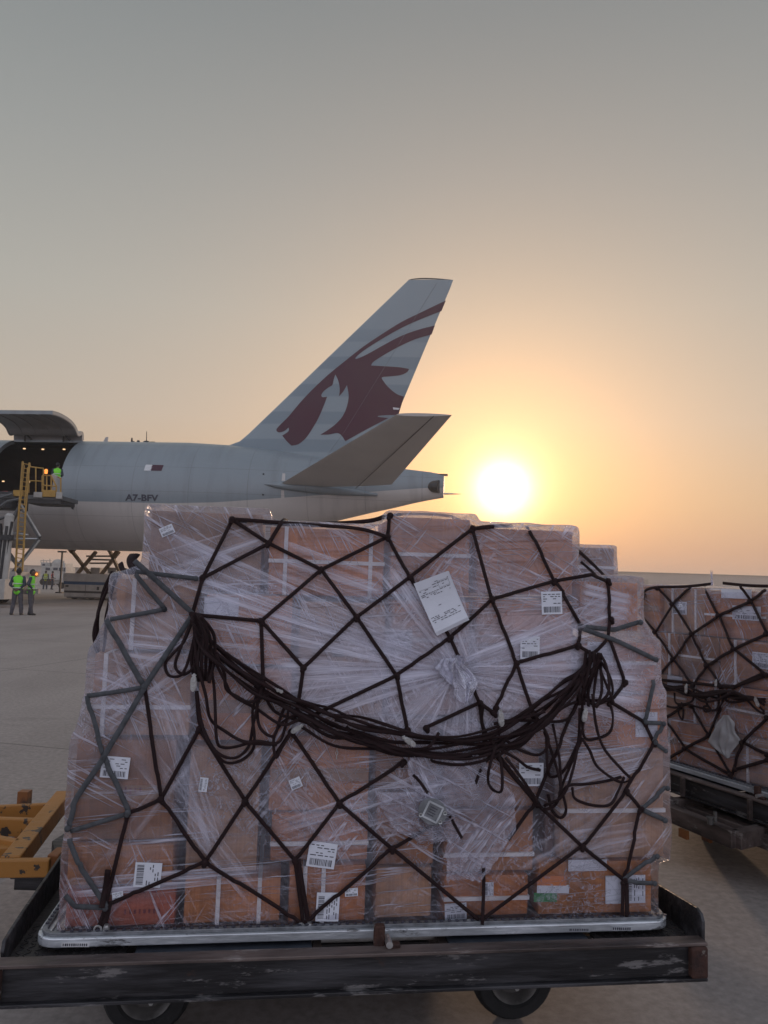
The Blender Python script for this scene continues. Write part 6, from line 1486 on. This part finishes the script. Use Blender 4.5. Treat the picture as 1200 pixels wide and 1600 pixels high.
# ------------------------------------------------------------------ far ground vehicle, poles and hangars
YV = 95.0
gv = empty('ground_vehicle', (onY(84, 915, YV).x, YV, 0), 0, label='distant white ground support vehicle with windows and roof dish beyond the two standing men', cat='ground vehicle')
bx('body', 'gse_white', 63, 886, 103, 906, YV, YV + 3, gv, .05); bx('cabin', 'gse_white', 80, 880, 102, 887, YV + .2, YV + 2.6, gv, .05); bx('cabin', 'gse_white', 63, 879, 79, 887, YV + .3, YV + 2.6, gv, .05)
for x0, y0, x1, y1 in ((71, 887, 78, 891), (83, 887, 90, 891), (92, 887, 98, 892), (66, 881, 70, 884), (99, 887, 102, 893)):
    w_ = bx('window', 'glass', x0, y0, x1, y1, YV - .06, YV + .02, gv, 0)
bx('lower_panel', 'gse_white', 82, 899, 103, 912, YV + .3, YV + 2, gv, .03)
bars('roof_rail', 'gse_white', [((64, 879), (64, 875)), ((68, 879), (68, 874)), ((73, 879), (73, 876)), ((78, 879), (78, 873)), ((100, 880), (100, 876)), ((64, 876), (80, 876))], YV + .5, .05, gv)
m = MB(); a = onY(91, 879, YV + 1); m.ball(a, .75, 14, 8, (1, .6, .55)); m.build('roof_dish', M['gse_white'], gv, smooth=True)
for x in (68, 78, 98):
    q = onY(x, 900, YV); m = MB(); m.cyl((q.x, YV - .1, .4), (q.x, YV + .3, .4), .4, 16); m.cyl((q.x, YV + 2.6, .4), (q.x, YV + 3, .4), .4, 16); m.build('wheel', M['rubber'], gv, smooth=True)
m = MB(); q = onY(95, 900, 62); a = onY(95, 862, 62); m.beam((q.x, 62, 0), (q.x, 62, a.z), .12, .12, up=(1, 0, 0)); m.box((q.x, 62, a.z), (.7, .2, .12)); m.box((q.x, 62, .05), (.5, .5, .1))
o = m.build('floodlight_pole', M['dark_metal'], M=Matrix.Translation((q.x, 62, 0))); tag(o, 'thin dark pole beside the lower loader under the airplane belly', 'pole')
YD = 78.0
q = [o_ for o_ in ()]
bt = empty('baggage_trailer', (onY(118, 915, YD).x, YD, 0), 0, label='pale low trailer beyond the lower loader on the far apron', cat='trailer')
bx('bed', 'gse_white', 92, 903, 130, 910, YD, YD + 2, bt, .03)
m = MB(); a = onY(96, 900, YD); b = onY(126, 900, YD)
for x in (a.x, b.x):
    for dy in (.1, 1.6): m.cyl((x, YD + dy, .3), (x, YD + dy + .25, .3), .3, 16)
m.build('wheel', M['rubber'], bt)
def hangar(x0, x1, yt, Y, D, label, pitch=.0):
    a, b = onY(x0, yt, Y), onY(x1, yt, Y); h = max(a.z, b.z)
    h = (a.z + b.z) / 2
    e = empty('hangar', ((a.x + b.x) / 2, Y + D / 2, 0), 0, label=label, cat='hangar')
    m = MB(); m.box(((a.x + b.x) / 2, Y + D / 2, h * .47), (b.x - a.x, D, h * .94)); m.build('wall', M['hangar'], e)
    m = MB(); m.box(((a.x + b.x) / 2, Y + D / 2, h * .965), (b.x - a.x + 1.2, D + 1.2, h * .05)); m.build('roof', M['hangar_roof'], e)
    n = max(2, int((b.x - a.x) / 22))
    for i in range(n):
        x = a.x + (b.x - a.x) * (i + .5) / n; m = MB(); m.box((x, Y - .05, h * .33), ((b.x - a.x) / n * .6, .2, h * .62)); m.build('door', M['hangar_roof' if i % 3 == 0 else 'hangar'], e)
    return e
hangar(930, 1240, 896, 330, 60, 'long pale hangar in the haze above the right hand load')
hangar(30, 64, 883, 300, 40, 'small grey hangar in the haze behind the white ground vehicle')
hangar(103, 134, 888, 320, 40, 'low grey building in the haze left of the tan lift arms')
hangar(-160, 24, 885, 340, 40, 'far grey building in the haze at the left edge behind the loader mast')

# ------------------------------------------------------------------ haze
hm = bpy.data.materials.new('haze_air'); hm.use_nodes = True; t = hm.node_tree; t.nodes.clear(); oo = N_(t, 'ShaderNodeOutputMaterial'); pv = N_(t, 'ShaderNodeVolumePrincipled')
pv.inputs['Color'].default_value = (.92, .90, .88, 1); pv.inputs['Density'].default_value = .0011; pv.inputs['Anisotropy'].default_value = .45; t.links.new(pv.outputs[0], oo.inputs['Volume'])
m = MB(); m.box((0, 800, 10.5), (2840, 2240, 23)); hz = m.build('haze', hm); tag(hz, kind='stuff')
